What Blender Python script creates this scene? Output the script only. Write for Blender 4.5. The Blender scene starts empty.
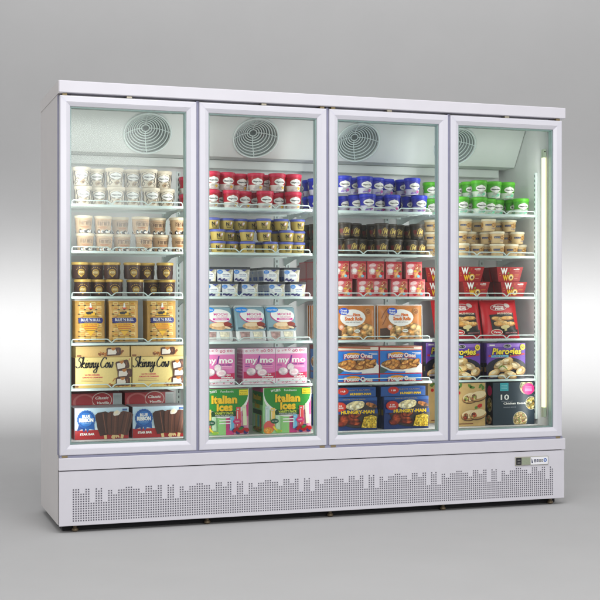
import bpy, math, random
from mathutils import Vector, Matrix
from mathutils.geometry import tessellate_polygon
random.seed(7)
S = bpy.context.scene
COL = S.collection
PI = math.pi

# ------------------------------------------------------------------ camera numbers (freezer sits on the world axes)
F_PX, YAW = 1264.0, math.radians(18.74)
CA, SA = math.cos(YAW), math.sin(YAW)
CAM = Vector((-0.7759, -5.5595, 1.0203))
_z0 = F_PX * 1.95 / 447.0
_x0 = (59 - 300) / F_PX * _z0

def col_x(px, Y):
    """X of the picture column px on the vertical plane at depth Y inside the cabinet."""
    u = (px - 300) / F_PX
    return (u * _z0 + u * Y * CA - _x0 + Y * SA) / (CA - u * SA)

def to_px(X, Y):
    x = _x0 + X * CA - Y * SA
    z = _z0 + X * SA + Y * CA
    return 300 + F_PX * x / z

# ------------------------------------------------------------------ materials
_mats = {}
def lin(c):
    return tuple(((v / 12.92) if v <= .04045 else ((v + .055) / 1.055) ** 2.4) for v in c)

def M(name, rgb=None, rough=.5, metal=0.0, noise=0.0, scale=40.0, bump=0.0, emit=None, estr=0.0, coat=0.0):
    """Principled paint / card / plastic with a little tonal noise. rgb in 0..255."""
    if name in _mats:
        return _mats[name]
    m = bpy.data.materials.new(name)
    m.use_nodes = True
    nt = m.node_tree
    b = nt.nodes['Principled BSDF']
    c = lin([v / 255 for v in rgb])
    b.inputs['Base Color'].default_value = (*c, 1)
    b.inputs['Roughness'].default_value = rough
    b.inputs['Metallic'].default_value = metal
    if coat:
        b.inputs['Coat Weight'].default_value = coat
        b.inputs['Coat Roughness'].default_value = .12
    if emit:
        b.inputs['Emission Color'].default_value = (*lin([v / 255 for v in emit]), 1)
        b.inputs['Emission Strength'].default_value = estr
    if not noise and not metal and not emit:
        noise, scale = .035, 140
    if noise or bump:
        tc = nt.nodes.new('ShaderNodeTexCoord')
        n = nt.nodes.new('ShaderNodeTexNoise')
        n.inputs['Scale'].default_value = scale
        n.inputs['Detail'].default_value = 4
        nt.links.new(tc.outputs['Object'], n.inputs['Vector'])
        if noise:
            r = nt.nodes.new('ShaderNodeMapRange')
            r.inputs['From Min'].default_value = .3
            r.inputs['From Max'].default_value = .7
            r.inputs['To Min'].default_value = 1 - noise
            r.inputs['To Max'].default_value = 1 + noise
            nt.links.new(n.outputs['Fac'], r.inputs['Value'])
            hsv = nt.nodes.new('ShaderNodeHueSaturation')
            hsv.inputs['Color'].default_value = (*c, 1)
            nt.links.new(r.outputs['Result'], hsv.inputs['Value'])
            nt.links.new(hsv.outputs['Color'], b.inputs['Base Color'])
        if bump:
            bp = nt.nodes.new('ShaderNodeBump')
            bp.inputs['Strength'].default_value = bump
            bp.inputs['Distance'].default_value = .002
            nt.links.new(n.outputs['Fac'], bp.inputs['Height'])
            nt.links.new(bp.outputs['Normal'], b.inputs['Normal'])
    _mats[name] = m
    return m

def food(name, stops, scale=60, stretch=(1, 1, 1), dark=.35):
    """Printed food picture: irregular rounded pieces, each its own tone, shaded to its edges."""
    if name in _mats:
        return _mats[name]
    m = bpy.data.materials.new(name)
    m.use_nodes = True
    nt = m.node_tree
    b = nt.nodes['Principled BSDF']
    b.inputs['Roughness'].default_value = .42
    tc = nt.nodes.new('ShaderNodeTexCoord')
    mp = nt.nodes.new('ShaderNodeMapping')
    mp.inputs['Scale'].default_value = stretch
    ns = nt.nodes.new('ShaderNodeTexNoise')
    ns.inputs['Scale'].default_value = scale * 1.1
    ns.inputs['Detail'].default_value = 3
    mix = nt.nodes.new('ShaderNodeMixRGB')
    mix.blend_type = 'LINEAR_LIGHT'
    mix.inputs[0].default_value = .012
    vo = nt.nodes.new('ShaderNodeTexVoronoi')
    vo.inputs['Scale'].default_value = scale
    rp = nt.nodes.new('ShaderNodeValToRGB')
    cr = rp.color_ramp
    cr.elements.remove(cr.elements[1])
    for i, c in enumerate(stops):
        p = i / max(1, len(stops) - 1)
        e = cr.elements[0] if i == 0 else cr.elements.new(p)
        e.position = p
        e.color = (*lin([v / 255 for v in c]), 1)
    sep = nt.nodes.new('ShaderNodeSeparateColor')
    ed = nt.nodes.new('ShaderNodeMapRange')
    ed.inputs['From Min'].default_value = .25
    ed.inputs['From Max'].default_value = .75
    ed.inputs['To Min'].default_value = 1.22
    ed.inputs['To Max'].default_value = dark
    n2 = nt.nodes.new('ShaderNodeTexNoise')
    n2.inputs['Scale'].default_value = scale * 3
    n2.inputs['Detail'].default_value = 4
    r2 = nt.nodes.new('ShaderNodeMapRange')
    r2.inputs['From Min'].default_value = .3
    r2.inputs['From Max'].default_value = .7
    r2.inputs['To Min'].default_value = .75
    r2.inputs['To Max'].default_value = 1.25
    mu = nt.nodes.new('ShaderNodeMath')
    mu.operation = 'MULTIPLY'
    hs = nt.nodes.new('ShaderNodeHueSaturation')
    L = nt.links.new
    L(tc.outputs['Object'], mp.inputs['Vector'])
    L(mp.outputs['Vector'], ns.inputs['Vector'])
    L(mp.outputs['Vector'], mix.inputs[1])
    L(ns.outputs['Color'], mix.inputs[2])
    L(mix.outputs['Color'], vo.inputs['Vector'])
    L(mp.outputs['Vector'], n2.inputs['Vector'])
    L(vo.outputs['Color'], sep.inputs['Color'])
    L(sep.outputs['Red'], rp.inputs['Fac'])
    L(vo.outputs['Distance'], ed.inputs['Value'])
    L(n2.outputs['Fac'], r2.inputs['Value'])
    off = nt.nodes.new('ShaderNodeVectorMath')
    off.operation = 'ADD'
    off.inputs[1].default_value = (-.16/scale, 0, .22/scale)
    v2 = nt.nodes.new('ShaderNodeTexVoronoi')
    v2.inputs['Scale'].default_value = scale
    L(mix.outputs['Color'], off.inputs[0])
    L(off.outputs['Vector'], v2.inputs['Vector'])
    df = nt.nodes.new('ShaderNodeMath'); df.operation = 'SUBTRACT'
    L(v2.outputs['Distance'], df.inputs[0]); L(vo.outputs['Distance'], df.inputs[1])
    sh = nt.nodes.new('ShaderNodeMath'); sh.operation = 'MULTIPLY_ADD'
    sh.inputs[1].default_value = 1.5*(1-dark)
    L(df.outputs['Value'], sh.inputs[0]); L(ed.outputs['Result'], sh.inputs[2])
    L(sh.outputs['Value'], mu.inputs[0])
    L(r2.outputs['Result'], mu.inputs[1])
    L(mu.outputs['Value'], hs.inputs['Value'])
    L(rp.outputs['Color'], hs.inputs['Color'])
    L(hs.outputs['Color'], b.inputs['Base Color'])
    _mats[name] = m
    return m

def glass_material():
    m = bpy.data.materials.new('door_glass')
    m.use_nodes = True
    nt = m.node_tree
    nt.nodes.remove(nt.nodes['Principled BSDF'])
    out = nt.nodes['Material Output']
    tr = nt.nodes.new('ShaderNodeBsdfTransparent')
    tr.inputs['Color'].default_value = (.94, .978, .966, 1)
    gl = nt.nodes.new('ShaderNodeBsdfGlossy')
    gl.inputs['Roughness'].default_value = .10
    gl.inputs['Color'].default_value = (.42, .45, .44, 1)
    fr = nt.nodes.new('ShaderNodeFresnel')
    fr.inputs['IOR'].default_value = 1.5
    mx = nt.nodes.new('ShaderNodeMixShader')
    nt.links.new(fr.outputs['Fac'], mx.inputs['Fac'])
    nt.links.new(tr.outputs['BSDF'], mx.inputs[1])
    nt.links.new(gl.outputs['BSDF'], mx.inputs[2])
    nt.links.new(mx.outputs['Shader'], out.inputs['Surface'])
    return m

PAINT = M('white_lavender_paint', (210, 208, 215), .34, noise=.02, scale=9, bump=.02)
SIDEP = M('side_panel_paint', (212, 208, 206), .28, noise=.02, scale=7, bump=.02)
FRAMEP = M('anodised_white_frame', (211, 210, 218), .26, noise=.015, scale=12)
LINER = M('liner_white', (228, 229, 229), .6, noise=.02, scale=12)
COVER = M('fan_cover_white', (222, 227, 225), .6, noise=.012, scale=14)
SLATE = M('slate_gasket', (140, 141, 164), .6, noise=.04)
DARKGAP = M('dark_recess', (34, 34, 40), .8)
TEAL = M('glass_spacer_teal', (196, 222, 220), .5, noise=.03)
WIRE = M('white_coated_wire', (226, 238, 236), .4)
RAILM = M('shelf_front_white', (208, 226, 222), .4, noise=.02)
STEEL = M('foot_steel', (120, 106, 86), .45, metal=.6, noise=.1)
GLASS = glass_material()

# ------------------------------------------------------------------ mesh builder
class MB:
    def __init__(s):
        s.v, s.f, s.m, s.sm, s.mats = [], [], [], [], []
        s.map = None
        s.xf = None
        s.fine = None
    def _mi(s, mat):
        if mat not in s.mats:
            s.mats.append(mat)
        return s.mats.index(mat)
    def add(s, vs, fs, mat, smooth=False):
        o = len(s.v)
        if s.xf is not None:
            vs = [s.xf @ Vector(p) for p in vs]
        s.v += [tuple(p) for p in vs]
        i = s._mi(mat)
        for f in fs:
            s.f.append([o + k for k in f]); s.m.append(i); s.sm.append(smooth)
    def box(s, x0, x1, y0, y1, z0, z1, mat, mats=None):
        vs = [(x0,y0,z0),(x1,y0,z0),(x1,y1,z0),(x0,y1,z0),(x0,y0,z1),(x1,y0,z1),(x1,y1,z1),(x0,y1,z1)]
        fs = dict(bottom=(3,2,1,0), top=(4,5,6,7), front=(0,1,5,4), right=(1,2,6,5), back=(2,3,7,6), left=(3,0,4,7))
        for k, f in fs.items():
            s.add(vs, [f], (mats or {}).get(k, mat))
    def bbox(s, x0, x1, y0, y1, z0, z1, mat, b=.003):
        """box with its twelve edges chamfered"""
        X=(x0,x1); Y=(y0,y1); Z=(z0,z1); vs=[]; idx={}
        for i in (0,1):
            for j in (0,1):
                for k in (0,1):
                    sx,sy,sz = (1,-1)[i],(1,-1)[j],(1,-1)[k]
                    for a in range(3):
                        p=[X[i]+sx*b,Y[j]+sy*b,Z[k]+sz*b]
                        p[a]=(X[i],Y[j],Z[k])[a]
                        idx[i,j,k,a]=len(vs); vs.append(p)
        fs=[]
        def q(*ks): fs.append([idx[k] for k in ks])
        for a in range(3):
            o=[t for t in range(3) if t!=a]
            for sd in (0,1):
                ring=[]
                for u,w in ((0,0),(1,0),(1,1),(0,1)):
                    k=[0,0,0]; k[a]=sd; k[o[0]]=u; k[o[1]]=w
                    ring.append((*k,a))
                q(*ring)
            for u in (0,1):
                for w in (0,1):
                    k0=[0,0,0]; k0[o[0]]=u; k0[o[1]]=w
                    k1=list(k0); k1[a]=1
                    q((*k0,o[0]),(*k1,o[0]),(*k1,o[1]),(*k0,o[1]))
        for i in (0,1):
            for j in (0,1):
                for k in (0,1):
                    q((i,j,k,0),(i,j,k,1),(i,j,k,2))
        s.add(vs, fs, mat)
    def lathe(s, prof, n, mat, smooth=True, capb=False, capt=False):
        vs = [(r*math.sin(2*PI*i/n), -r*math.cos(2*PI*i/n), z) for r, z in prof for i in range(n)]
        fs = [(k*n+i, k*n+(i+1)%n, (k+1)*n+(i+1)%n, (k+1)*n+i) for k in range(len(prof)-1) for i in range(n)]
        s.add(vs, fs, mat, smooth)
        if capb: s.add(vs[:n], [list(range(n))[::-1]], mat)
        if capt: s.add(vs[-n:], [list(range(n))], mat)
    def tube(s, pts, r, mat, n=6, closed=False):
        pts = [Vector(p) for p in pts]
        vs, fs = [], []
        N = len(pts)
        for i, p in enumerate(pts):
            a = pts[(i-1) % N] if (closed or i > 0) else p
            b = pts[(i+1) % N] if (closed or i < N-1) else p
            t = (b-a).normalized()
            up = Vector((0,0,1)) if abs(t.z) < .9 else Vector((0,1,0))
            u = t.cross(up).normalized(); w = u.cross(t)
            for k in range(n):
                ang = 2*PI*k/n
                vs.append(p + r*(math.cos(ang)*u + math.sin(ang)*w))
        for i in range(N if closed else N-1):
            j = (i+1) % N
            for k in range(n):
                fs.append((i*n+k, j*n+k, j*n+(k+1)%n, i*n+(k+1)%n))
        if not closed:
            fs += [list(range(n)), [(N-1)*n+k for k in range(n)][::-1]]
        s.add(vs, fs, mat, True)
    # ---- printed artwork on a face: coordinates (x, z) on the face, layer = number of ink layers above it
    def P(s, x, z, l):
        return s.map(x, z, l)
    def emit(s, pts, tris, mat, l):
        """ink triangles; on a curved face they are cut small so that they follow it"""
        if s.fine:
            pts = list(pts); work = [tuple(t) for t in tris]; done = []; mid = {}
            def M_(a, b):
                k = (min(a,b), max(a,b))
                if k not in mid:
                    mid[k] = len(pts); pts.append(((pts[a][0]+pts[b][0])/2, (pts[a][1]+pts[b][1])/2))
                return mid[k]
            lim = s.fine
            while work:
                a, b, c = work.pop()
                e = [math.hypot((pts[p][0]-pts[q][0])*lim[0], (pts[p][1]-pts[q][1])*lim[1]) for p, q in ((a,b),(b,c),(c,a))]
                k = max(range(3), key=lambda i: e[i])
                if e[k] <= 1: done.append((a,b,c)); continue
                if k == 0: m_ = M_(a,b); work += [(a,m_,c),(m_,b,c)]
                elif k == 1: m_ = M_(b,c); work += [(a,b,m_),(a,m_,c)]
                else: m_ = M_(c,a); work += [(a,b,m_),(m_,b,c)]
            tris = done
        s.add([s.P(x,z,l) for x,z in pts], tris, mat)
    def rect(s, x0, x1, z0, z1, mat, l=1, nx=1):
        if s.fine:
            return s.emit([(x0,z0),(x1,z0),(x1,z1),(x0,z1)], [(0,1,2),(0,2,3)], mat, l)
        s.add([s.P(x0,z0,l), s.P(x1,z0,l), s.P(x1,z1,l), s.P(x0,z1,l)], [(0,1,2,3)], mat)
    def ell(s, cx, cz, rx, rz, mat, l=1, rot=0, n=24, rings=1, wob=0, seed=0, a0=0, a1=2*PI):
        rd = random.Random(seed)
        ph = [rd.uniform(0,6.28) for _ in range(4)]
        c, q = math.cos(rot), math.sin(rot)
        pts = [(cx,cz)]; fs = []
        for i in range(n):
            a = a0+(a1-a0)*i/n
            w = 1+wob*(math.sin(2*a+ph[0])+.6*math.sin(3*a+ph[1])+.5*math.sin(5*a+ph[2]))
            x = rx*w*math.cos(a); z = rz*w*math.sin(a)
            pts.append((cx+x*c-z*q, cz+x*q+z*c))
            fs.append((0, 1+i, 1+(i+1) % n))
        s.emit(pts, fs, mat, l)
    def poly(s, pts, mat, l=1):
        tri = tessellate_polygon([[Vector((x,z,0)) for x,z in pts]])
        fs = []
        for t in tri:
            (ax,az),(bx,bz),(cx,cz) = (pts[i] for i in t)
            fs.append(t if (bx-ax)*(cz-az)-(bz-az)*(cx-ax) > 0 else t[::-1])
        s.emit(pts, fs, mat, l)
    def ribbon(s, pts, w, mat, l=1, sub=6):
        """a pen stroke: smooth curve through pts, thick in the middle"""
        q = []
        n = len(pts)
        for i in range(n-1):
            p0, p1, p2, p3 = pts[max(i-1,0)], pts[i], pts[i+1], pts[min(i+2,n-1)]
            for k in range(sub):
                t = k/sub
                q.append(tuple(.5*(2*p1[d]+(p2[d]-p0[d])*t+(2*p0[d]-5*p1[d]+4*p2[d]-p3[d])*t*t+(3*p1[d]-p0[d]-3*p2[d]+p3[d])*t**3) for d in (0,1)))
        q.append(tuple(pts[-1]))
        vs, fs = [], []
        for i, p in enumerate(q):
            a, b = q[max(i-1,0)], q[min(i+1,len(q)-1)]
            dx, dz = b[0]-a[0], b[1]-a[1]
            ln = math.hypot(dx,dz) or 1
            # downstrokes are thicker, like a brush pen
            ww = w*(.55+.45*abs(dz)/ln)/2
            vs += [s.P(p[0]-dz/ln*ww, p[1]+dx/ln*ww, l), s.P(p[0]+dz/ln*ww, p[1]-dx/ln*ww, l)]
        for i in range(len(q)-1):
            fs.append((2*i+1, 2*i+3, 2*i+2, 2*i))
        s.add(vs, fs, mat)
    def text(s, body, cx, cz, h, mat, l=1, w=None, shear=0, bold=0, arc=0, rot=0):
        vs, fs, tw = text_geo(body, shear, bold)
        k = h
        kx = (w/tw) if w else k
        out = []
        c, q = math.cos(rot), math.sin(rot)
        for x, z in vs:
            x = (x-tw/2)*kx; z = (z-.5)*k
            z += arc*(1-(2*x/(tw*kx))**2)
            out.append(s.P(cx+x*c-z*q, cz+x*q+z*c, l))
        s.add(out, fs, mat)
    def build(s, name, parent=None, loc=None):
        me = bpy.data.meshes.new(name)
        me.from_pydata(s.v, [], s.f)
        for m in s.mats:
            me.materials.append(m)
        me.polygons.foreach_set('material_index', s.m)
        me.polygons.foreach_set('use_smooth', s.sm)
        me.update()
        o = bpy.data.objects.new(name, me)
        COL.objects.link(o)
        if parent: o.parent = parent
        if loc is not None: o.location = loc
        return o

_tg = {}
def text_geo(body, shear, bold):
    """letter shapes of the built-in font, cap height scaled to 1"""
    key = (body, shear, bold)
    if key in _tg: return _tg[key]
    cu = bpy.data.curves.new('lettering', 'FONT')
    cu.body = body; cu.shear = shear; cu.offset = bold; cu.resolution_u = 2; cu.fill_mode = 'FRONT'
    ob = bpy.data.objects.new('lettering', cu)
    COL.objects.link(ob)
    bpy.context.view_layer.update()
    me = ob.evaluated_get(bpy.context.evaluated_depsgraph_get()).to_mesh()
    vs = [(v.co.x, v.co.y) for v in me.vertices]
    fs = []
    for p in me.polygons:
        f = list(p.vertices)
        (ax,az),(bx,bz),(cx_,cz_) = (vs[i] for i in f[:3])
        if p.normal.z < 0: f = f[::-1]
        fs.append(f)
    ob.evaluated_get(bpy.context.evaluated_depsgraph_get()).to_mesh_clear()
    bpy.data.objects.remove(ob); bpy.data.curves.remove(cu)
    x0 = min(v[0] for v in vs); x1 = max(v[0] for v in vs)
    cap = .73
    base = 0.0
    vs = [((x-x0)/cap, (z-base)/cap) for x, z in vs]
    _tg[key] = (vs, fs, (x1-x0)/cap)
    return _tg[key]

def flat(w=0, y=0.0, eps=.0005):
    return lambda x, z, l: (x, y-l*eps, z)

def leftside(x=0.0, eps=.0005):          # on the left face: first coordinate runs along depth, front at 0
    return lambda u, z, l: (x-l*eps, u, z)

def cone(r0, r1, h, eps=.0006):
    def f(x, z, l):
        r = r0+(r1-r0)*z/h
        a = x/((r0+r1)/2)
        R = r+.0006+l*eps
        return (R*math.sin(a), -R*math.cos(a), z)
    return f

def empty(name, loc=(0,0,0), rz=0):
    o = bpy.data.objects.new(name, None)
    o.empty_display_size = .02
    o.location = loc; o.rotation_euler = (0,0,rz)
    COL.objects.link(o)
    return o

def copy_tree(o, parent=None):
    c = o.copy(); COL.objects.link(c)
    if parent: c.parent = parent
    for ch in o.children:
        copy_tree(ch, c)
    return c

# ================================================================== SETTING
def studio():
    Fv = Vector((SA, CA, 0)); Rv = Vector((CA, -SA, 0)); C = Vector((CAM.x, CAM.y, 0))
    g = M('studio_grey', (170, 170, 170), .85, noise=.015, scale=3)
    W = 9
    mb = MB()
    ds = [-5, 0, 2, 4, 6, 8.2]
    vs = [C+Fv*d+Rv*s for d in ds for s in (-W, W)]
    mb.add(vs, [(2*i, 2*i+1, 2*i+3, 2*i+2) for i in range(len(ds)-1)], g)
    f = mb.build('floor'); f['kind'] = 'structure'
    mb = MB()
    prof = [(8.2+.8*math.sin(a), .8-.8*math.cos(a)) for a in [PI/2*i/16 for i in range(17)]]+[(9.0, 2), (9.0, 6)]
    vs = [C+Fv*d+Rv*s+Vector((0,0,z)) for d, z in prof for s in (-W, W)]
    mb.add(vs, [(2*i, 2*i+1, 2*i+3, 2*i+2) for i in range(len(prof)-1)], g, True)
    b = mb.build('backdrop'); b['kind'] = 'structure'
    return Fv, Rv, C
FV, RV, CG = studio()

# ================================================================== FREEZER
WL, WR = .06, 2.44            # inner wall faces
BACK = .57
FLOORZ = .385
SHELF = [1.453, 1.243, 1.037, .826, .621]
fz = empty('display_freezer', (0,0,0))
fz['label'] = 'long white upright display freezer with four glass doors full of frozen food'
fz['category'] = 'display freezer'

def part(name, fn, parent=fz):
    mb = MB(); fn(mb)
    return mb.build(name, parent)

part('side_panel', lambda m: (m.bbox(0, .057, .05, .62, .03, 1.925, SIDEP, .002), m.box(-.0022, .03, .004, .6205, 1.9245, 1.9788, SIDEP)))
part('side_panel', lambda m: m.bbox(2.444, 2.502, .05, .62, .03, 1.925, SIDEP, .002))
part('back_panel', lambda m: m.box(.058, 2.443, .575, .618, .03, 1.924, LINER))
def cap(m):
    m.bbox(-.001, 2.512, -.004, .62, 1.9265, 1.98, PAINT, .003)
    m.box(.058, 2.443, .052, .574, 1.90, 1.926, LINER)
part('top_cap', cap)
def base(m):
    m.box(.058, 2.443, .056, .574, .034, FLOORZ, LINER)
    m.box(.004, 2.498, .012, .0555, .034, .271, DARKGAP)
    m.box(.004, 2.498, .004, .0455, .3292, .3388, SLATE)
part('base_box', base)
part('base_shade_block', lambda m: m.box(.022, 2.484, .058, .60, .003, .033, M('shade_block_black', (24, 24, 28), .8)))  # black block added under the body to darken the contact shadow
part('trim_ledge', lambda m: m.bbox(-.001, 2.510, -.004, .011, .2745, .3285, PAINT, .002))
kp = part('kick_panel', lambda m: m.bbox(0, 2.506, .000, .0115, .031, .2705, PAINT, .0018))
# skyline of small square vent holes punched in the kick panel
def holes(m):
    seq = [14,14,8,8,14,13,14,8,8,13,13,11,11,13,13,13,14,14,14,13,13,13,11,11,14,14,14,12,12]
    hm = M('vent_hole', (92, 90, 100), .9)
    x, k = .0625, 0
    pitch = .01115
    while x < 2.448:
        n = seq[(k-5) % 29]
        for j in range(n):
            z = .0525+j*.01045
            h = .0029
            m.add([(x-h,-.0008,z-h),(x+h,-.0008,z-h),(x+h,-.0008,z+h),(x-h,-.0008,z+h)], [(0,1,2,3)], hm)
        x += pitch; k += 1
part('vent_holes', holes, kp)
# temperature controller in the kick panel
def ctrl(m):
    m.bbox(2.229, 2.413, -.005, .001, .203, .246, M('controller_bezel', (172,170,156), .4, metal=.3), .0015)
    m.map = flat(y=-.0052)
    m.rect(2.233, 2.262, .207, .242, M('controller_black', (38,38,40), .3), 1)
    m.rect(2.240, 2.256, .214, .219, M('controller_grey', (120,120,116), .4), 2)
    m.rect(2.240, 2.256, .228, .233, M('controller_grey'), 2)
    m.rect(2.264, 2.311, .208, .241, M('lcd_green', (150,158,136), .25), 1)
    m.rect(2.313, 2.409, .206, .243, M('controller_white', (236,236,240), .4), 1)
    ink = M('controller_ink', (50,56,84), .5); blu = M('controller_blue', (60,104,180), .5)
    m.poly([(2.318,.236),(2.318,.214),(2.326,.214),(2.320,.236)], ink, 2)
    for i, (a, w) in enumerate(((2.331,.013),(2.347,.010),(2.360,.010),(2.373,.009))):
        m.rect(a, a+w, .217+.001*(i%2), .231, ink if i < 2 else M('controller_grey'), 2)
        m.rect(a+.003, a+w-.003, .221, .225, M('controller_white'), 3)
    m.ell(2.394, .226, .009, .009, blu, 2)
    m.ell(2.394, .226, .004, .004, M('controller_white'), 3)
part('temperature_controller', ctrl, kp)
# feet
def foot():
    m = MB()
    m.lathe([(.009,.0305),(.009,.016),(.014,.014),(.014,.010)], 12, STEEL)
    m.lathe([(.001,.0005),(.010,.001),(.0155,.006),(.0155,.010),(.010,.0145),(.001,.0155)], 14, STEEL)
    return m.build('foot', fz)
f0 = foot()
for i, x in enumerate((.075, .675, 1.272, 1.855, 2.445)):
    for y in (.035, .56):
        if i == 0 and y < .1:
            f0.location = (x, y, 0); continue
        c = f0.copy(); COL.objects.link(c); c.location = (x, y, 0)

# inner liner
def liner(m):
    m.box(.0575, WL, .055, .574, FLOORZ+.001, 1.899, LINER)
    m.box(WR, 2.4435, .055, .574, FLOORZ+.001, 1.899, LINER)
    m.box(WL+.0005, WR-.0005, BACK, .5745, FLOORZ+.001, 1.899, LINER)
    m.box(WL+.0005, WR-.0005, .10, BACK-.001, FLOORZ+.001, FLOORZ+.004, LINER)
part('inner_liner', liner)
# mullions behind the joints between doors
DP = .6255
for i in range(5):
    x = .0045+DP*i
    def mull(m, x=x, i=i):
        a, b = (x-(.034 if i == 3 else .028), x+.030)
        if i == 0: a, b = .0, .034
        if i == 4: a, b = 2.466, 2.4995
        m.box(a, b, .0465, .0495, .3395, 1.922, SLATE)
        if 0 < i < 4: m.box(x-.0125, x-.0008, .012, .046, .3395, 1.922, SLATE)
        if 0 < i < 4:
            m.box(a, b-.004, .050, .088, .341, 1.90, LINER)
    part('mullion', mull)
part('door_seal', lambda m: m.box(.036, 2.464, .0465, .0495, 1.885, 1.922, SLATE))
part('door_seal', lambda m: m.box(.036, 2.464, .0465, .0495, .3395, .372, SLATE))

# doors
def door(i):
    x0 = .0045+DP*i; x1 = x0+.6125
    z0, z1 = .340, 1.9155
    prof = [(.004,.045),(0,.040),(0,.004),(.0015,.0012),(.004,0),(.027,0),(.0285,.0014),(.0295,.0014),(.0445,.0085),(.0455,.011),(.0455,.0165)]
    m = MB()
    loops = []
    for u, y in prof:
        loops.append([(x0+u,y,z0+u),(x1-u,y,z0+u),(x1-u,y,z1-u),(x0+u,y,z1-u)])
    for k in range(len(prof)-1):
        a, b = loops[k], loops[k+1]
        for e in range(4):
            g = (e+1) % 4
            m.add([a[e],a[g],b[g],b[e]], [(0,1,2,3)], FRAMEP)
    # mitre lines at the corners
    lm = M('mitre_shadow', (204,202,218), .6)
    w = .0008
    for cx, cz, sx, sz in ((x0,z0,1,1),(x1,z0,-1,1),(x1,z1,-1,-1),(x0,z1,1,-1)):
        p = [(.004,-.0003),(.027,-.0003),(.0292,.0011),(.0444,.0082)]
        for (u,y),(u2,y2) in zip(p,p[1:]):
            q=[(cx+sx*(u-w),y,cz+sz*(u+w)),(cx+sx*(u+w),y,cz+sz*(u-w)),(cx+sx*(u2+w),y2,cz+sz*(u2-w)),(cx+sx*(u2-w),y2,cz+sz*(u2+w))]
            m.add(q, [(0,1,2,3)] if sx*sz < 0 else [(3,2,1,0)], lm)
    d = m.build('door', fz)
    a, b, c, e = x0+.0455, x1-.0455, z0+.0455, z1-.0455
    def pane(m):
        m.add([(a-.002,.015,c-.002),(b+.002,.015,c-.002),(b+.002,.015,e+.002),(a-.002,.015,e+.002)], [(0,1,2,3)], GLASS)
    part('glass_pane', pane, d)
    def spacer(m):
        t = .006
        for (xa,xb,za,zb) in ((a,b,c,c+t),(a,b,e-t,e),(a,a+t,c+t,e-t),(b-t,b,c+t,e-t)):
            m.box(xa+.0003, xb-.0003, .018, .046, za+.0003, zb-.0003, TEAL)
    part('glass_spacer', spacer, d)
    br = M('hinge_brass', (140, 124, 92), .45, metal=.3)
    st = M('latch_steel', (172, 166, 150), .4, metal=.4)
    def hinge(m):
        hx = x0+.008 if i in (0, 2) else x1-.034
        m.bbox(hx, hx+.026, .003, .03, .3295, .3392, br, .001)
    part('hinge', hinge, d)
    def top_hinge(m):
        hx2 = x0+.011 if i in (0, 2) else x1-.031
        m.box(hx2, hx2+.02, .004, .03, 1.9162, 1.9258, br)
    part('hinge', top_hinge, d)
    part('latch', lambda m: m.bbox((x0+x1)/2-.012, (x0+x1)/2+.012, .002, .03, 1.9162, 1.9259, st, .001), d)
for i in range(4): door(i)

# evaporator cover with four fans
FY0, FZ0, FY1, FZ1 = .272, 1.897, .39, 1.718
FANX = [.461, .995, 1.527, 2.062]
def face_pt(x, t, d=0):
    """t = 0 at the bottom edge of the slanted face, d = distance behind it"""
    L = math.hypot(FY1-FY0, FZ0-FZ1)
    uy, uz = (FY0-FY1)/L, (FZ0-FZ1)/L
    ny, nz = uz, -uy                       # pointing back and up
    return (x, FY1+uy*t+ny*d, FZ1+uz*t+nz*d)
FL = math.hypot(FY1-FY0, FZ0-FZ1)
FR, FT = .1125, .1085
def cover(m):
    outer = [Vector((WL+.001,0,0)), Vector((WR-.004,0,0)), Vector((WR-.004,FL,0)), Vector((WL+.001,FL,0))]
    hs = []
    pts = list(outer)
    for fx in FANX:
        ring = [Vector((fx+(FR-.006)*math.cos(-2*PI*k/32), FT+min(FL-.002-FT,(FR-.012))*math.sin(-2*PI*k/32)*1.0, 0)) for k in range(32)]
        hs.append(ring); pts += ring
    tri = tessellate_polygon([outer]+hs)
    m.add([face_pt(p.x, p.y) for p in pts], [tuple(t) for t in tri], COVER)
    # underside and the duct behind it
    m.add([face_pt(WL+.001,0), face_pt(WR-.004,0), (WR-.004,.5,FZ1-.004), (WL+.001,.5,FZ1-.004)], [(0,1,2,3)], COVER)
    m.box(WL+.001, 2.395, .49, BACK-.001, 1.672, 1.712, COVER)
    # end cheek
    e = WR-.004
    m.add([(e,FY1,FZ1),(e,.5,FZ1-.004),(e,.5,FZ0),(e,FY0,FZ0)], [(0,1,2,3)], COVER)
ec = part('evaporator_cover', cover)
def fan(fx):
    m = MB()
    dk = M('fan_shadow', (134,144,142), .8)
    seg = 40
    def pt(r, a, d):
        z = FT+r*math.sin(a)*.93
        return face_pt(fx+r*math.cos(a), z, d)
    # shallow cone shaped well behind the wires
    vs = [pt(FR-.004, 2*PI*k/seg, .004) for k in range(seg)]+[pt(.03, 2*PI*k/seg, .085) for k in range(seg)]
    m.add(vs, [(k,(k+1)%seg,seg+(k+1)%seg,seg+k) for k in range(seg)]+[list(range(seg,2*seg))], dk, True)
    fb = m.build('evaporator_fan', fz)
    g = MB()
    for q in range(9):
        r = FR*(1-q/9.6)
        d = -.003+.058*math.sin(min(1, (q/8)*1.05)*PI/2) if q else -.004
        g.tube([pt(r, 2*PI*k/seg, d) for k in range(seg)], .0027 if q else .0045, WIRE, 5, True)
    for a in (PI/2+.06, 3*PI/2+.06, .1, PI+.1):
        g.tube([pt(FR*(1-q/9.6), a, (-.005+.058*math.sin(min(1,(q/8)*1.05)*PI/2)) if q else -.006) for q in range(9)], .0022, WIRE, 5)
    g.build('fan_grille', fb)
for fx in FANX: fan(fx)

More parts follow.
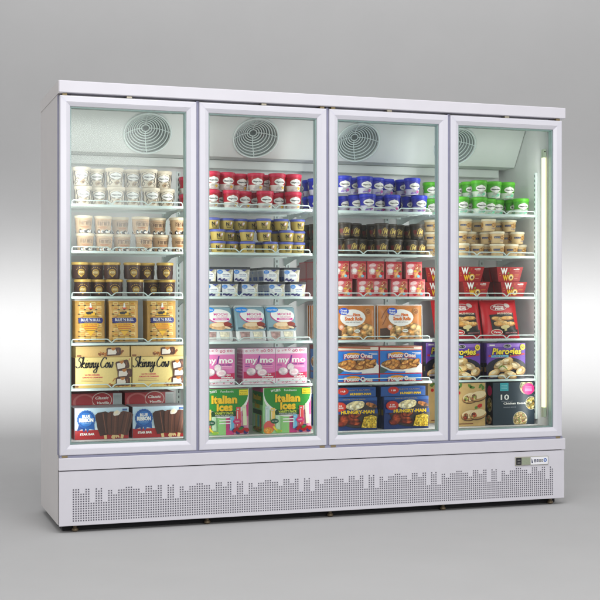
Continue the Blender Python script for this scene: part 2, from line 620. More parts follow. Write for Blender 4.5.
# slotted shelf standards on the back wall and one at the right front
def standard(x, y, face=-1):
    def fn(m):
        m.box(x-.011, x+.011, y-.006, y+.006, FLOORZ+.02, 1.655, WIRE)
        dk = M('slot_dark', (120,126,128), .8)
        m.map = flat(y=y-.0062)
        z = FLOORZ+.05
        while z < 1.64:
            m.rect(x-.003, x+.003, z, z+.012, dk, 1); z += .025
    part('shelf_standard', fn)
for x in (.10, .595, .665, 1.175, 1.235, 1.78, 1.86, 2.33):
    standard(x, BACK-.008)
def front_post(m):
    m.box(WR-.013, WR-.001, .149, .165, FLOORZ+.03, 1.668, WIRE)
    dk = M('post_slot', (70,96,90), .8)
    m.map = leftside(WR-.013)
    z = FLOORZ+.06
    while z < 1.65:
        m.rect(.154, .160, z, z+.013, dk, 1); z += .024
part('shelf_standard', front_post)
# lamp tubes at the two ends, behind the door frames
TUBE = M('lamp_tube', (255,252,226), .4, emit=(255,250,220), estr=.95)
TUBEW = M('lamp_tube_side', (250,238,180), .4, emit=(250,242,200), estr=.55)
CAPG = M('lamp_cap', (214,226,200), .4)
def lamp(x, z0, z1, flip=1):
    def fn(m):
        m.box(x-.0052, x+.0048, .052, .074, z0+.05, z1-.042, TUBE)
        m.box(x+.0050, x+.0088, .0525, .0735, z0+.05, z1-.042, TUBEW)
        m.bbox(x-.007, x+.0098, .051, .075, z1-.0415, z1, CAPG, .002)
        m.bbox(x-.007, x+.0098, .051, .075, z0, z0+.0495, CAPG, .002)
        m.tube([(x,.05,z1-.012),(x,.047,z1-.012)], .003, M('lamp_screw', (60,56,50), .5), 8)
    part('lamp_tube', fn)
lamp(2.424, .432, 1.777)


# wire shelves: one built, nineteen copies
BAYS = [(.066, .598), (.655, 1.222), (1.28, 1.848), (1.905, 2.432)]
def shelf_mesh(w):
    m = MB()
    m.box(0, w, .145, .151, -.0105, 0, RAILM)                       # front bar
    m.box(0, w, .30, .305, -.009, -.003, WIRE)
    m.box(0, w, .505, .511, -.012, -.001, WIRE)
    n = int(w/.0165)
    for i in range(n+1):
        x = .004+(w-.008)*i/n
        m.tube([(x,.149,-.0022),(x,.53,-.0022)], .0018, WIRE, 5)
    for y in (.19,.235,.27,.35,.40,.45):
        m.tube([(.002,y,-.0058),(w-.002,y,-.0058)], .0018, WIRE, 5)
    for x in (.006, w-.006):                                       # tapering side brackets
        m.add([(x-.002,.145,-.004),(x-.002,.562,-.004),(x-.002,.562,-.05),(x-.002,.40,-.022),(x-.002,.145,-.013)], [(0,1,2,3,4)], WIRE)
        m.add([(x+.002,.145,-.004),(x+.002,.562,-.004),(x+.002,.562,-.05),(x+.002,.40,-.022),(x+.002,.145,-.013)], [(4,3,2,1,0)], WIRE)
        m.box(x-.002, x+.002, .145, .562, -.0045, -.0035, WIRE)
    o = m.build('wire_shelf', fz)
    g = MB()
    p = [(.012,.147,-.004),(.012,.147,.010),(.014,.147,.015),(.02,.147,.017)]
    for fx in (.36, .675):
        x = w*fx
        p += [(x-.022,.147,.017),(x-.014,.147,.0135),(x-.003,.147,.003),(x+.003,.147,.003),(x+.014,.147,.0135),(x+.022,.147,.017)]
    p += [(w-.02,.147,.017),(w-.014,.147,.015),(w-.012,.147,.010),(w-.012,.147,-.004)]
    g.tube(p, .0029, RAILM, 6)
    g.build('front_rail', o)
    return o
for bi, (a, b) in enumerate(BAYS):
    o = shelf_mesh(b-a)
    for k, z in enumerate(SHELF):
        c = o if k == 0 else copy_tree(o, fz)
        c.location = (a, 0, z)

# ================================================================== PRODUCTS
DOORS = ['leftmost door', 'second door', 'third door', 'rightmost door']
SHELVES = ['top shelf', 'second shelf', 'third shelf', 'fourth shelf', 'fifth shelf', 'cabinet floor']
ORD = ['first','second','third','fourth','fifth','sixth','seventh','eighth','ninth','tenth','eleventh','twelfth','thirteenth','fourteenth','fifteenth']
items = []      # (object, desc, category, group, door, shelf, row)
def reg(o, desc, cat, group, door, shelf, row=None):
    items.append((o, desc, cat, group, door, shelf, row))

WHITE = M('print_white', (244,243,238), .4)
BLACK = M('print_black', (28,26,28), .4)

# ---- tubs
def tub(name, rt, rb, h, cupm, lidm, art, lid_h=.014, lid_r=.0025, n=28, sq=None):
    root = empty(name)
    m = MB()
    ch = h-lid_h
    m.lathe([(rb-.002,.001),(rb,.003),(rt,ch+.002)], n, cupm, capb=True)
    m.map = cone(rb, rt, ch); m.fine = (1/.009, 1/.05)
    art(m, ch)
    m.build('cup', root)
    l = MB()
    R = rt+lid_r
    l.lathe([(rt,ch-.001),(R,ch),(R,h-.003),(R-.002,h-.0008),(R-.006,h),(R-.008,h-.002),(.001,h-.002)], n, lidm)
    l.build('lid', root)
    return root

def premium_art(top, base, accent, deco):
    """white ruled oval with a hand-set name, coloured upper band and a small picture at the foot"""
    def art(m, h):
        if top:
            m.rect(-.09, .09, h*.42, h-.001, top, 1, 24)
        for k in range(-1, 2):
            cx = k*.078
            m.ell(cx, h*.64, .0275, .0155, M('oval_gold', (150,128,92), .4), 2, rings=3)
            m.ell(cx, h*.64, .0262, .0143, WHITE, 3, rings=3)
            m.ell(cx, h*.64, .0105, .0168, WHITE, 4, rings=3)
            m.text('Häagen-Dazs', cx, h*.64, .0068, BLACK, 5, w=.041, bold=.025, shear=.1)
            m.rect(cx-.012, cx+.012, h*.31, h*.335, M('print_grey', (150,146,140), .5), 2, 4)
            m.rect(cx-.016, cx+.010, h*.24, h*.262, M('print_grey'), 2, 4)
            m.ell(cx+.014, h*.22, .009, .0075, accent, 3, .4, rings=2, wob=.12, seed=3)
            m.ell(cx+.006, h*.15, .006, .005, deco, 3, rings=2, wob=.15, seed=5)
            m.ell(cx-.012, h*.13, .010, .004, deco, 3, .2, rings=2, wob=.15, seed=9)
    return art
def cream_art(m, h):
    ln = M('scroll_ink', (66,54,44), .5)
    for k in range(-1, 2):
        cx = k*.078
        m.ell(cx, h*.66, .0285, .0155, M('oval_dark', (66,58,52), .4), 2, rings=3)
        m.ell(cx, h*.66, .0265, .0138, WHITE, 3, rings=3)
        m.ell(cx, h*.66, .0105, .0165, WHITE, 4, rings=3)
        m.text('Häagen-Dazs', cx, h*.66, .0065, BLACK, 5, w=.041, bold=.025, shear=.1)
        for sx in (-1, 1):
            m.ribbon([(cx+sx*.031,h*.95),(cx+sx*.034,h*.75),(cx+sx*.028,h*.45),(cx+sx*.034,h*.2),(cx+sx*.026,h*.06)], .0036, ln, 2)
            m.ribbon([(cx+sx*.008,h*.40),(cx+sx*.020,h*.46),(cx+sx*.027,h*.36),(cx+sx*.018,h*.26),(cx+sx*.026,h*.14)], .0024, ln, 2)
            m.ribbon([(cx+sx*.012,h*.97),(cx+sx*.026,h*.9),(cx+sx*.033,h*.8)], .0018, ln, 2)
        m.ell(cx+.004, h*.24, .012, .009, M('scroll_fig', (176,150,116), .5), 2, .3, rings=2, wob=.15, seed=2)
        m.ell(cx+.007, h*.22, .006, .005, M('scroll_fig_dark', (120,96,70), .5), 3, .3, rings=2, wob=.15, seed=4)
T_CREAM = tub('ice_cream_tub', .0392, .0345, .0850, M('cream_card', (233,222,202), .5, noise=.03), M('cream_lid', (226,214,192), .45), cream_art)
T_RED = tub('ice_cream_tub', .0392, .0322, .0850, M('white_card', (236,230,222), .5, noise=.03), M('red_lid', (206,44,78), .4),
            premium_art(M('red_band', (176,22,44), .4), None, M('vanilla_gold', (220,176,60), .5), M('flower_grey', (190,176,176), .5)), lid_h=.017)
T_BLUE = tub('ice_cream_tub', .0392, .0322, .0850, M('pale_card', (214,212,228), .5, noise=.03), M('blue_lid', (42,56,186), .4),
             premium_art(M('blue_band', (44,48,160), .4), None, M('berry_pink', (186,80,150), .5), M('berry_violet', (130,110,180), .5)), lid_h=.017)
T_GREEN = tub('ice_cream_tub', .0392, .0322, .0850, M('mint_card', (226,236,222), .5, noise=.03), M('green_lid', (92,190,42), .4),
              premium_art(M('green_band', (78,168,46), .4), None, M('mint_green', (120,210,170), .5), M('mint_pale', (160,214,190), .5)), lid_h=.017)
def cow_art(m, h):
    ink = M('cow_brown', (92,58,36), .5)
    for k in range(-1, 2):
        cx = k*.08
        m.ribbon([(cx-.027,h*.80),(cx-.01,h*.84),(cx+.01,h*.84),(cx+.027,h*.80)], .0022, ink, 2)
        for j in range(6):
            x = cx-.024+j*.0092
            m.rect(x, x+.0022, h*.52, h*.76, ink, 2)
            m.rect(x, x+.0062, h*.72, h*.76, ink, 3)
            if j % 2: m.rect(x+.004, x+.0062, h*.52, h*.74, ink, 3)
            if j % 3 == 0: m.rect(x, x+.006, h*.62, h*.66, ink, 3)
        m.rect(cx-.02, cx+.02, h*.41, h*.45, M('cow_orange', (190,110,50), .5), 2, 4)
        m.rect(cx-.015, cx+.015, h*.34, h*.37, M('cow_orange'), 2, 4)
        for j, (dx, w) in enumerate(((-.022,.008),(-.004,.006),(.012,.010),(.03,.006))):
            m.ell(cx+dx, h*.13, w, .0075, WHITE if j % 2 else BLACK, 2+j, .2, rings=2, wob=.18, seed=j)
            m.ell(cx+dx+.004, h*.10, w*.6, .0055, BLACK if j % 2 else WHITE, 6+j, .2, rings=2, wob=.18, seed=j+9)
T_COW = tub('ice_cream_tub', .039, .034, .080, M('tan_card', (206,172,132), .5, noise=.05), M('ivory_lid', (228,214,186), .45), cow_art, lid_h=.012)
def gold_art(m, h):
    g = M('gold_ink', (196,158,66), .35, metal=.3)
    for k in range(-1, 2):
        cx = k*.072
        m.ell(cx, h*.46, .0155, .0155, g, 2, rings=3)
        m.ell(cx, h*.46, .0125, .0125, M('gold_dark', (150,116,46), .4), 3, rings=3)
        m.rect(cx-.010, cx+.010, h*.40, h*.53, M('gold_pale', (236,214,150), .4), 4, 3)
        m.text('JENI', cx, h*.44+.0012, .0055, M('gold_ink_dark', (90,60,30), .4), 5, w=.015)
        m.poly([(cx-.012,h*.33),(cx+.012,h*.33),(cx,h*.12)], g, 2)
        for j in range(7):
            a = PI*(.18+.64*j/6)
            m.ell(cx+.024*math.cos(a), h*.46+.024*math.sin(a), .0016, .0022, g, 2)
T_GOLD = tub('ice_cream_tub', .0372, .0352, .0775, M('dark_brown_card', (70,44,38), .45, noise=.06), M('gold_lid', (216,178,92), .35, metal=.2), gold_art, lid_h=.012)
def n_art(m, h):
    for k in range(-1, 2):
        cx = k*.068
        m.text('N', cx-.007, h*.62, .0145, BLACK, 2, w=.013, bold=.04)
        m.ell(cx+.009, h*.66, .0055, .0095, M('ice_pink', (214,168,158), .5), 2, -.3, rings=2)
        m.ell(cx+.011, h*.70, .004, .006, WHITE, 3, -.3, rings=2)
        m.poly([(cx-.013,h*.44),(cx+.014,h*.44),(cx+.011,h*.16),(cx-.010,h*.16)], M('olive_mark', (104,92,44), .5), 2)
        m.rect(cx-.009, cx+.010, h*.33, h*.37, M('n_yellow', (206,182,92), .5), 3, 2)
        m.rect(cx-.007, cx+.008, h*.24, h*.27, M('n_yellow'), 3, 2)
T_N = tub('ice_cream_tub', .0352, .0298, .0545, M('yellow_card', (196,172,92), .5, noise=.05), M('periwinkle_lid', (92,102,182), .42), n_art, lid_h=.011)
def m_art(m, h):
    g = M('magnum_gold', (206,180,96), .4)
    b = M('magnum_brown', (96,72,52), .45)
    for k in range(-1, 2):
        cx = k*.072
        m.ell(cx-.004, h*.5, .028, .022, b, 1, .2, rings=3, wob=.08, seed=k+3)
        m.text('M', cx+.004, h*.56, .022, g, 3, w=.024, shear=.25, bold=.03)
        m.ribbon([(cx-.014,h*.38),(cx-.01,h*.66),(cx-.002,h*.82),(cx+.006,h*.7)], .003, g, 3)
        m.text('MAGNUM', cx+.003, h*.27, .0052, g, 3, w=.026, bold=.02)
        m.rect(cx-.010, cx+.014, h*.15, h*.18, M('magnum_cream', (150,130,96), .5), 2, 4)
        m.ell(cx-.026, h*.55, .008, .012, M('magnum_red', (110,40,36), .5), 2, .3, rings=2, wob=.1, seed=4)
T_M = tub('ice_cream_tub', .0355, .031, .0765, M('black_brown_card', (52,46,40), .42, noise=.1), M('black_brown_lid', (62,54,46), .42), m_art, lid_h=.012)
def stripe_art(m, h):
    nv = M('navy_stripe', (34,40,92), .45)
    for k in range(-1, 2):
        cx = k*.074
        m.rect(cx-.034, cx+.004, h*.52, h*.70, nv, 2, 6)
        m.text('favorite day', cx-.017, h*.605, .0042, WHITE, 3, w=.026)
        m.ell(cx+.012, h*.60, .0150, .0125, M('cookie_tan', (186,138,74), .5), 3, rings=2, wob=.04, seed=1)
        for j in range(6):
            a = j*1.05
            m.ell(cx+.012+.008*math.cos(a), h*.60+.007*math.sin(a), .0028, .0022, M('cookie_cream', (220,186,128), .5) if j % 2 else M('cookie_dark', (140,94,46), .5), 4, rings=1, n=10)
        m.text('ICE CREAM', cx+.010, h*.27, .0052, M('ink_violet', (96,92,150), .5), 2, w=.024, bold=.02)
T_STRIPE = tub('ice_cream_tub', .036, .0305, .062, M('sand_card', (222,194,146), .5, noise=.04), M('clear_cream_lid', (232,222,196), .4), stripe_art, lid_h=.011)

used = set()
def tub_row(proto, rad, entries, z, desc, group, door, shelf, row, y0=.205):
    """entries: (picture column, depth slot). Tubs that would touch are pushed back until they clear."""
    placed = []
    for px, slot in sorted(entries, key=lambda e: e[1]):
        Y = y0+slot*rad*2.08
        for _ in range(200):
            X = px if px < 3 else col_x(px, Y)          # below 3 it is already an X in metres
            if all((X-a)**2+(Y-b)**2 >= (2*rad+.0008)**2 for a, b in placed): break
            Y += .004
        X = max(X, WL+rad+.004) if px > 3 else X
        if Y > BACK-rad-.012: continue
        placed.append((X, Y))
        o = proto if proto.name not in used else copy_tree(proto)
        used.add(o.name)
        o.location = (X, Y, z); o.rotation_euler = (0, 0, random.uniform(-.16, .16))
        reg(o, ('half-hidden ' if px < 3 else '')+desc, 'ice cream tub', group, door, shelf, row)

def rows(proto, rad, h, lists, zi, desc, group, door, shelf):
    names = {2: ['lower row', 'upper row'], 3: ['bottom row', 'middle row', 'upper row']}[len(lists)]
    for k, e in enumerate(lists):
        tub_row(proto, rad, e, zi+.0006+k*(h+.0006), desc, group, door, shelf, names[k])

# door 1
z = SHELF
rows(T_CREAM, .0418, .0850, [
  [(83,0),(98.5,.7),(116,0),(132.5,.2),(151,0),(166,.6)],
  [(81.5,0),(96.5,.8),(114.5,0),(132,.2),(148.5,0),(163,.8)]], z[0], 'cream tub with oval label', 'cream ice cream tubs on the top shelf', 0, 0)
rows(T_COW, .0418, .080, [
  [(85,0),(104,.2),(122,.5),(144,0),(160.5,.5),(180,0)],
  [(83.5,0),(103,.2),(120,.8),(140.5,0),(157.5,.8),(178,.1)]], z[1], 'tan tub with ivory lid', 'tan ice cream tubs on the second shelf', 0, 1)
rows(T_GOLD, .0398, .0775, [
  [(82.5,0),(98.5,.3),(114.5,0),(135,0),(152,.3),(167,.1)],
  [(80,0.1),(95.5,.5),(112,.1),(132,0),(146.5,.6),(165,0)]], z[2], 'dark brown gold-lidded tub', 'dark brown gold-lidded tubs', 0, 2)
# door 2
rows(T_RED, .0418, .0850, [
  [(211,0),(221,1.1),(231,0),(243.5,.6),(254,1.1),(265,0),(277.5,.6),(293,0.1),(.697,3.5)],
  [(211.5,0),(226.5,0),(239.5,.9),(256,0.2),(267,1.1),(277,0),(293,.1),(285,1.1),(.697,3.5)]], z[0], 'white tub with red lid', 'red-lidded tubs on the top shelf', 1, 0)
rows(T_N, .0379, .0545, [
  [(218,0),(230.7,.3),(247.5,0),(270,0),(262,1),(285.5,0),(297.5,.4),(241,1)],
  [(217.5,0),(228,.8),(247,0),(238,1),(264,0),(286.5,0),(278,1),(297.5,.3)],
  [(212.5,.2),(226.5,.4),(240,.7),(263.5,.1),(253,1.1),(281,.2),(272,1.1),(297.5,.2)]], z[1], 'squat yellow tub', 'squat yellow tubs with blue lids', 1, 1)
# door 3
rows(T_BLUE, .0418, .0850, [
  [(345,1),(356,.2),(367.5,0),(379,.8),(392,.1),(404,1.8),(409,.9),(419,0),(1.322,2),(1.322,3)],
  [(343.5,0),(354,1),(364.5,0),(376,.5),(386,.9),(396,1.5),(403,1.1),(412,0),(1.322,2),(1.322,3)]], z[0], 'pale tub with blue lid', 'blue-lidded tubs on the top shelf', 2, 0)
rows(T_M, .0382, .0765, [
  [(342,.8),(351,0),(360.5,.6),(372,1),(381.5,0),(395.5,.2),(404,1),(411,0.2),(419.5,.6),(1.320,2),(1.320,3)],
  [(344,0),(354,.6),(366,1),(373.5,.9),(381.5,0),(390,.6),(397.5,.9),(408,1),(417,0),(1.320,2),(1.320,3)]], z[1], 'black-brown tub with gold M', 'black-brown tubs with a gold M', 2, 1)
# door 4
rows(T_GREEN, .0418, .0850, [
  [(461,0),(470,1),(479,0),(488,.7),(496.5,1.0),(504,1.7),(512.5,1),(521,0),(1.948,2)],
  [(460.5,1),(469,.9),(479,0),(493.5,.4),(507,.4),(1.948,2)]], z[0], 'white tub with green lid', 'green-lidded tubs on the top shelf', 3, 0)
rows(T_STRIPE, .0387, .062, [
  [(462,0),(477,.5),(486,1.2),(497,0),(511,.1),(519.5,.7),(1.946,2)],
  [(460,.4),(469,.5),(478,1.2),(486.5,.9),(497,0),(506,.6),(517,.2),(1.946,2)],
  [(465,.6),(478,1.4),(488.5,.1),(499,1.3),(509,.5),(1.946,2)]], z[1], 'sand tub with navy stripe', 'sand-coloured tubs with a navy stripe', 3, 1)

# ---- flat faced cartons and packs ; origin = bottom of the front face's centre
def carton(name, w, d, h, card, art, side=None, mats=None, bot=0):
    m = MB()
    m.box(-w/2, w/2, 0, d, 0, h, card, mats)
    m.map = flat()
    art(m, w, h)
    if side:
        m.map = leftside(-w/2)
        side(m, d, h)
    return m.build(name)
def place(o, X, Y, Z, rz=0, tilt=0):
    o.location = (X, Y, Z); o.rotation_euler = (tilt, 0, rz)
    return o
def clone(o, X, Y, Z, rz=0, tilt=0):
    return place(copy_tree(o), X, Y, Z, rz, tilt)

# rectangular tubs with black lids (door 2, third shelf)
def gv_box():
    root = empty('dessert_box')
    w, d, h = .0785, .092, .0685
    m = MB()
    a, b = w/2-.004, w/2
    card = M('icy_card', (214,216,222), .45, noise=.03)
    vs = [(-a,.003,.0005),(a,.003,.0005),(a,d-.003,.0005),(-a,d-.003,.0005),(-b,0,h-.011),(b,0,h-.011),(b,d,h-.011),(-b,d,h-.011)]
    m.add(vs, [(0,1,5,4),(1,2,6,5),(2,3,7,6),(3,0,4,7),(3,2,1,0)], card)
    H = h-.011
    m.map = lambda x, z, l: (x*(a+(b-a)*z/H)/b, .003*(1-z/H)-l*.0005, z)
    m.rect(-b+.002, b-.002, .001, H-.001, M('icy_print', (222,224,226), .45), 1)
    m.poly([(.006,H-.001),(b-.002,H-.001),(b-.002,.001),(.024,.001),(.030,.02)], food('pale_dessert', [(232,222,190),(214,204,160),(240,236,220),(200,190,150)], 45, dark=.75), 2)
    m.ell(0.002, .030, .026, .017, M('icy_white', (240,242,240), .4), 3)
    m.ell(-.026, H-.012, .0135, .0095, M('spark_blue', (40,130,214), .4), 4)
    m.text('Great', -.026, H-.009, .0045, WHITE, 5, w=.016, shear=.2)
    m.text('Value', -.026, H-.0155, .0045, WHITE, 5, w=.016, shear=.2)
    m.text('COOL WHIP', .004, .0325, .0055, M('print_navy', (44,60,140), .45), 4, w=.034, bold=.02)
    m.rect(-.012, .022, .0235, .0255, M('print_pale_blue', (120,150,200), .45), 4)
    for j, (x, zz, r) in enumerate(((-.030,.012,.5),(-.020,.007,-.4),(-.008,.010,.5),(.004,.006,.2))):
        m.ell(x, zz, .0085, .0045, M('berry_navy', (52,44,110), .45), 4, r, wob=.06, seed=j)
    m.poly([(-.004,H-.001),(.026,H-.001),(.012,H-.010)], M('print_navy'), 4)
    m.map = lambda u, z, l: (-(a+(b-a)*z/H)-l*.0005, u, z)
    m.rect(.008, d-.008, .006, H-.006, M('icy_side', (176,182,196), .5), 1)
    for u in (.014, .05):
        m.rect(u, u+.03, .006, .024, M('side_blue', (60,92,170), .5), 2)
    m.build('tub_body', root)
    l = MB()
    l.bbox(-b-.002, b+.002, -.0025, d+.0025, h-.0108, h, M('black_lid', (44,48,54), .45), .0015)
    l.build('lid', root)
    return root
gv = gv_box()
first = True
W_ = .0945
for row, pxs in (('lower row', [(213,0),(230,0),(250,0),(277,1),(298,0)]), ('upper row', [(208.5,0),(225.2,0),(241.8,0),(271.5,2),(292,0)])):
    for px, deep in pxs:
        x = col_x(px, .172)
        if x < .70: x = .700
        for s in range(deep+1):
            y = .172+s*.098
            zz = z[2]+.0006+(.069 if row == 'upper row' else 0)
            rz = random.uniform(-.015,.015) if px > 215 else 0
            o = place(gv, x, y, zz, rz) if first else clone(gv, x, y, zz, rz)
            first = False
            reg(o, 'black-lidded tub' if s == 0 else 'half-hidden black-lidded tub', 'dessert tub', 'black-lidded dessert tubs', 1, 2, row)

# red fruit bar cartons (door 3, third shelf)
def bar_art(m, w, h):
    m.rect(-w/2+.001, w/2-.001, .001, h-.001, M('rose_print', (216,104,108), .42), 1)
    m.rect(-w/2+.001, w/2-.001, h*.86, h-.001, M('rose_dark', (176,30,46), .42), 2)
    m.ell(-w*.22, h*.76, w*.22, h*.12, M('rose_pale', (232,180,182), .42), 3, .2)
    m.text('OUTSHINE', -w*.22, h*.77, .006, WHITE, 4, w=w*.36, bold=.02, shear=.2)
    m.ell(-w*.24, h*.45, w*.20, h*.17, M('rose_blush', (232,190,188), .42), 3)
    m.ell(-w*.22, h*.46, w*.13, h*.12, WHITE, 4)
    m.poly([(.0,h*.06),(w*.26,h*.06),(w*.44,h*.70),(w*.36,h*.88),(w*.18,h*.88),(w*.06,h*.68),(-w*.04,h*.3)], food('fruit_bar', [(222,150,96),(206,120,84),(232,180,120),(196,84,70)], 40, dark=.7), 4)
    m.poly([(w*.10,h*.62),(w*.18,h*.80),(w*.28,h*.78),(w*.2,h*.58)], M('bar_cream', (240,214,170), .4), 5)
    m.ribbon([(w*.12,h*.66),(w*.22,h*.74),(w*.30,h*.84)], .006, M('bar_red', (196,34,44), .42), 6)
    m.ell(w*.06, h*.46, w*.10, h*.045, M('bar_yellow', (226,186,50), .42), 6)
    m.ell(-w*.14, h*.14, w*.12, h*.10, M('berry_red', (186,16,30), .35), 5, wob=.06, seed=2)
    m.ell(w*.36, h*.32, w*.11, h*.11, M('berry_red'), 6, wob=.06, seed=5)
    m.ell(w*.38, h*.43, w*.07, h*.035, M('leaf_green', (60,120,50), .45), 7, -.4)
    m.ell(w*.26, h*.16, w*.09, h*.08, M('badge_blue', (130,206,230), .4), 7)
    m.rect(-w*.4, -w*.1, h*.26, h*.29, WHITE, 4)
bar = carton('fruit_bar_carton', .086, .11, .0855, M('rose_card', (190,52,64), .45), bar_art, side=lambda m, d, h: m.rect(.004, d-.004, .004, h-.004, M('rose_side', (170,120,120), .5), 1))
first = True
for row, xs in (('lower row', [(347,0),(362+4,0),(379.5,.015),(399.5,0),(417,.012)]), ('upper row', [(341,0),(358,.012),(376,0),(394,.012),(414,0)])):
    for px, dy in xs:
        for s in (0,):
            Y = .172+dy+s*.115
            X = col_x(px, .172+dy)
            zz = z[2]+.0006+(.0861 if row == 'upper row' else 0)
            if row == 'lower row':
                X = col_x({347:344}.get(px, px), .172+dy)
            o = place(bar, X, Y, zz) if first else clone(bar, X, Y, zz)
            first = False
            reg(o, 'red fruit bar carton' if s == 0 else 'half-hidden red carton', 'frozen dessert carton', 'red fruit bar cartons', 2, 2, row)

for row in ('lower row', 'upper row'):
    for Y in (.300, .414):
        o = clone(bar, 1.326, Y, z[2]+.0006+(.0861 if row == 'upper row' else 0))
        reg(o, 'half-hidden red carton', 'frozen dessert carton', 'red fruit bar cartons', 2, 2, row)

# red flared bowl sleeves (door 4, third shelf)
def wow():
    m = MB()
    w0, w1, d, h = .118, .15, .085, .0745
    a, b = w0/2, w1/2
    rd = M('brick_red_sleeve', (166,32,36), .42, noise=.05); dk = M('brick_red_side', (112,26,28), .5)
    vs = [(-a,.012,0),(a,.012,0),(a,d-.012,0),(-a,d-.012,0),(-b,0,h),(b,0,h),(b,d,h),(-b,d,h)]
    m.add(vs, [(0,1,5,4),(2,3,7,6),(3,2,1,0),(4,5,6,7)], rd)
    m.add(vs, [(1,2,6,5),(3,0,4,7)], dk)
    m.map = lambda x, z, l: (x*(a+(b-a)*z/h)/b, .012*(1-z/h)-l*.0006, z)
    m.text('W', -.034, h*.74, .031, WHITE, 3, w=.040, bold=.05)
    m.text('W', -.026, h*.28, .027, M('wow_yellow', (238,190,30), .4), 3, w=.034, bold=.05)
    m.ell(.010, h*.30, .018, .0165, M('bao_ring', (226,180,60), .4), 2)
    m.ell(.010, h*.30, .0125, .0115, M('bao_cream', (238,216,170), .4), 3)
    m.ell(.011, h*.28, .008, .007, food('bao_fill', [(150,70,40),(190,120,60),(110,60,40)], 90), 4)
    m.ell(-.008, h*.58, .006, .004, M('leaf_bright', (90,160,50), .45), 4, .6)
    m.ell(.004, h*.84, .005, .006, M('chili', (190,70,40), .45), 2)
    for j, (x, zz, wd, hh, mm) in enumerate(((.022,.82,.034,.05,WHITE),(.030,.72,.026,.03,M('wow_pale', (226,160,140), .5)),(.032,.46,.028,.035,M('wow_orange', (206,120,50), .5)),(.032,.38,.026,.025,M('wow_orange')),(.034,.2,.022,.025,M('wow_pale')),(-.064,.55,.008,.05,M('wow_orange')),(-.064,.4,.008,.05,M('wow_orange')))):
        m.rect(x, x+wd, h*zz, h*(zz+hh), mm, 2)
    m.text('BAO', .046, h*.88, .0055, WHITE, 4, w=.016, bold=.03)
    return m.build('noodle_bowl')
wb = wow(); first = True
for row, xs in (('lower row', [(478-1.5,0),(514,0)]), ('upper row', [(471,0.0),(510,0)])):
    for px, dy in xs:
        for s in ((0,) if px < 500 else (0, 1, 2) if row == 'upper row' else (0, 1)):
            X = col_x(px, .175); Y = .175+s*.088
            zz = z[2]+.0006+(.0752 if row == 'upper row' else 0)
            o = place(wb, X, Y, zz) if first else clone(wb, X, Y, zz)
            first = False
            reg(o, 'red flared bowl' if s == 0 else 'half-hidden red bowl', 'bowl', 'red flared bowls with a white W', 3, 2, row)
# deeper bowls at the bay's left end, seen through the third door
for row in ('lower row', 'upper row'):
    for Y in (.37,):
        o = clone(wb, 1.990, Y, z[2]+.0006+(.0752 if row == 'upper row' else 0))
        reg(o, 'half-hidden red bowl', 'bowl', 'red flared bowls with a white W', 3, 2, row)

# golden pouches (door 1, fourth shelf)
def pillow(m, w, h, t, matf, matb, seal, nx=12, nz=14, crimp=.006):
    """a sealed bag: two bulging faces meeting in a flat rim"""
    def th(u, v):
        e = max(0.0, (1-abs(u)**4)*(1-abs(v)**6))
        return t/2*e**.55
    front, back = [], []
    for j in range(nz+1):
        v = -1+2*j/nz
        for i in range(nx+1):
            u = -1+2*i/nx
            x = u*w/2*(1-.012*(1-abs(v)**3)); zz = h/2+v*h/2
            tt = th(u, v)*(1+.06*math.sin(7*u+3*v)+.05*math.sin(5*v-2*u))
            front.append((x, t/2-tt, zz)); back.append((x, t/2+tt, zz))
    fs = [(j*(nx+1)+i, j*(nx+1)+i+1, (j+1)*(nx+1)+i+1, (j+1)*(nx+1)+i) for j in range(nz) for i in range(nx)]
    m.add(front, fs, matf, True)
    m.add(back, [f[::-1] for f in fs], matb, True)
    m.box(-w/2-.001, w/2+.001, t/2-.0006, t/2+.0006, h, h+crimp, seal)
    m.box(-w/2-.001, w/2+.001, t/2-.0006, t/2+.0006, -crimp*.3, 0, seal)
    def mp(x, z, l):
        u = max(-1, min(1, x/(w/2))); v = max(-1, min(1, (z-h/2)/(h/2)))
        tt = th(u, v)*(1+.06*math.sin(7*u+3*v)+.05*math.sin(5*v-2*u))
        return (x, t/2-tt-.0010-l*.0005, z)
    m.map = mp; m.fine = (1/.009, 1/.009)
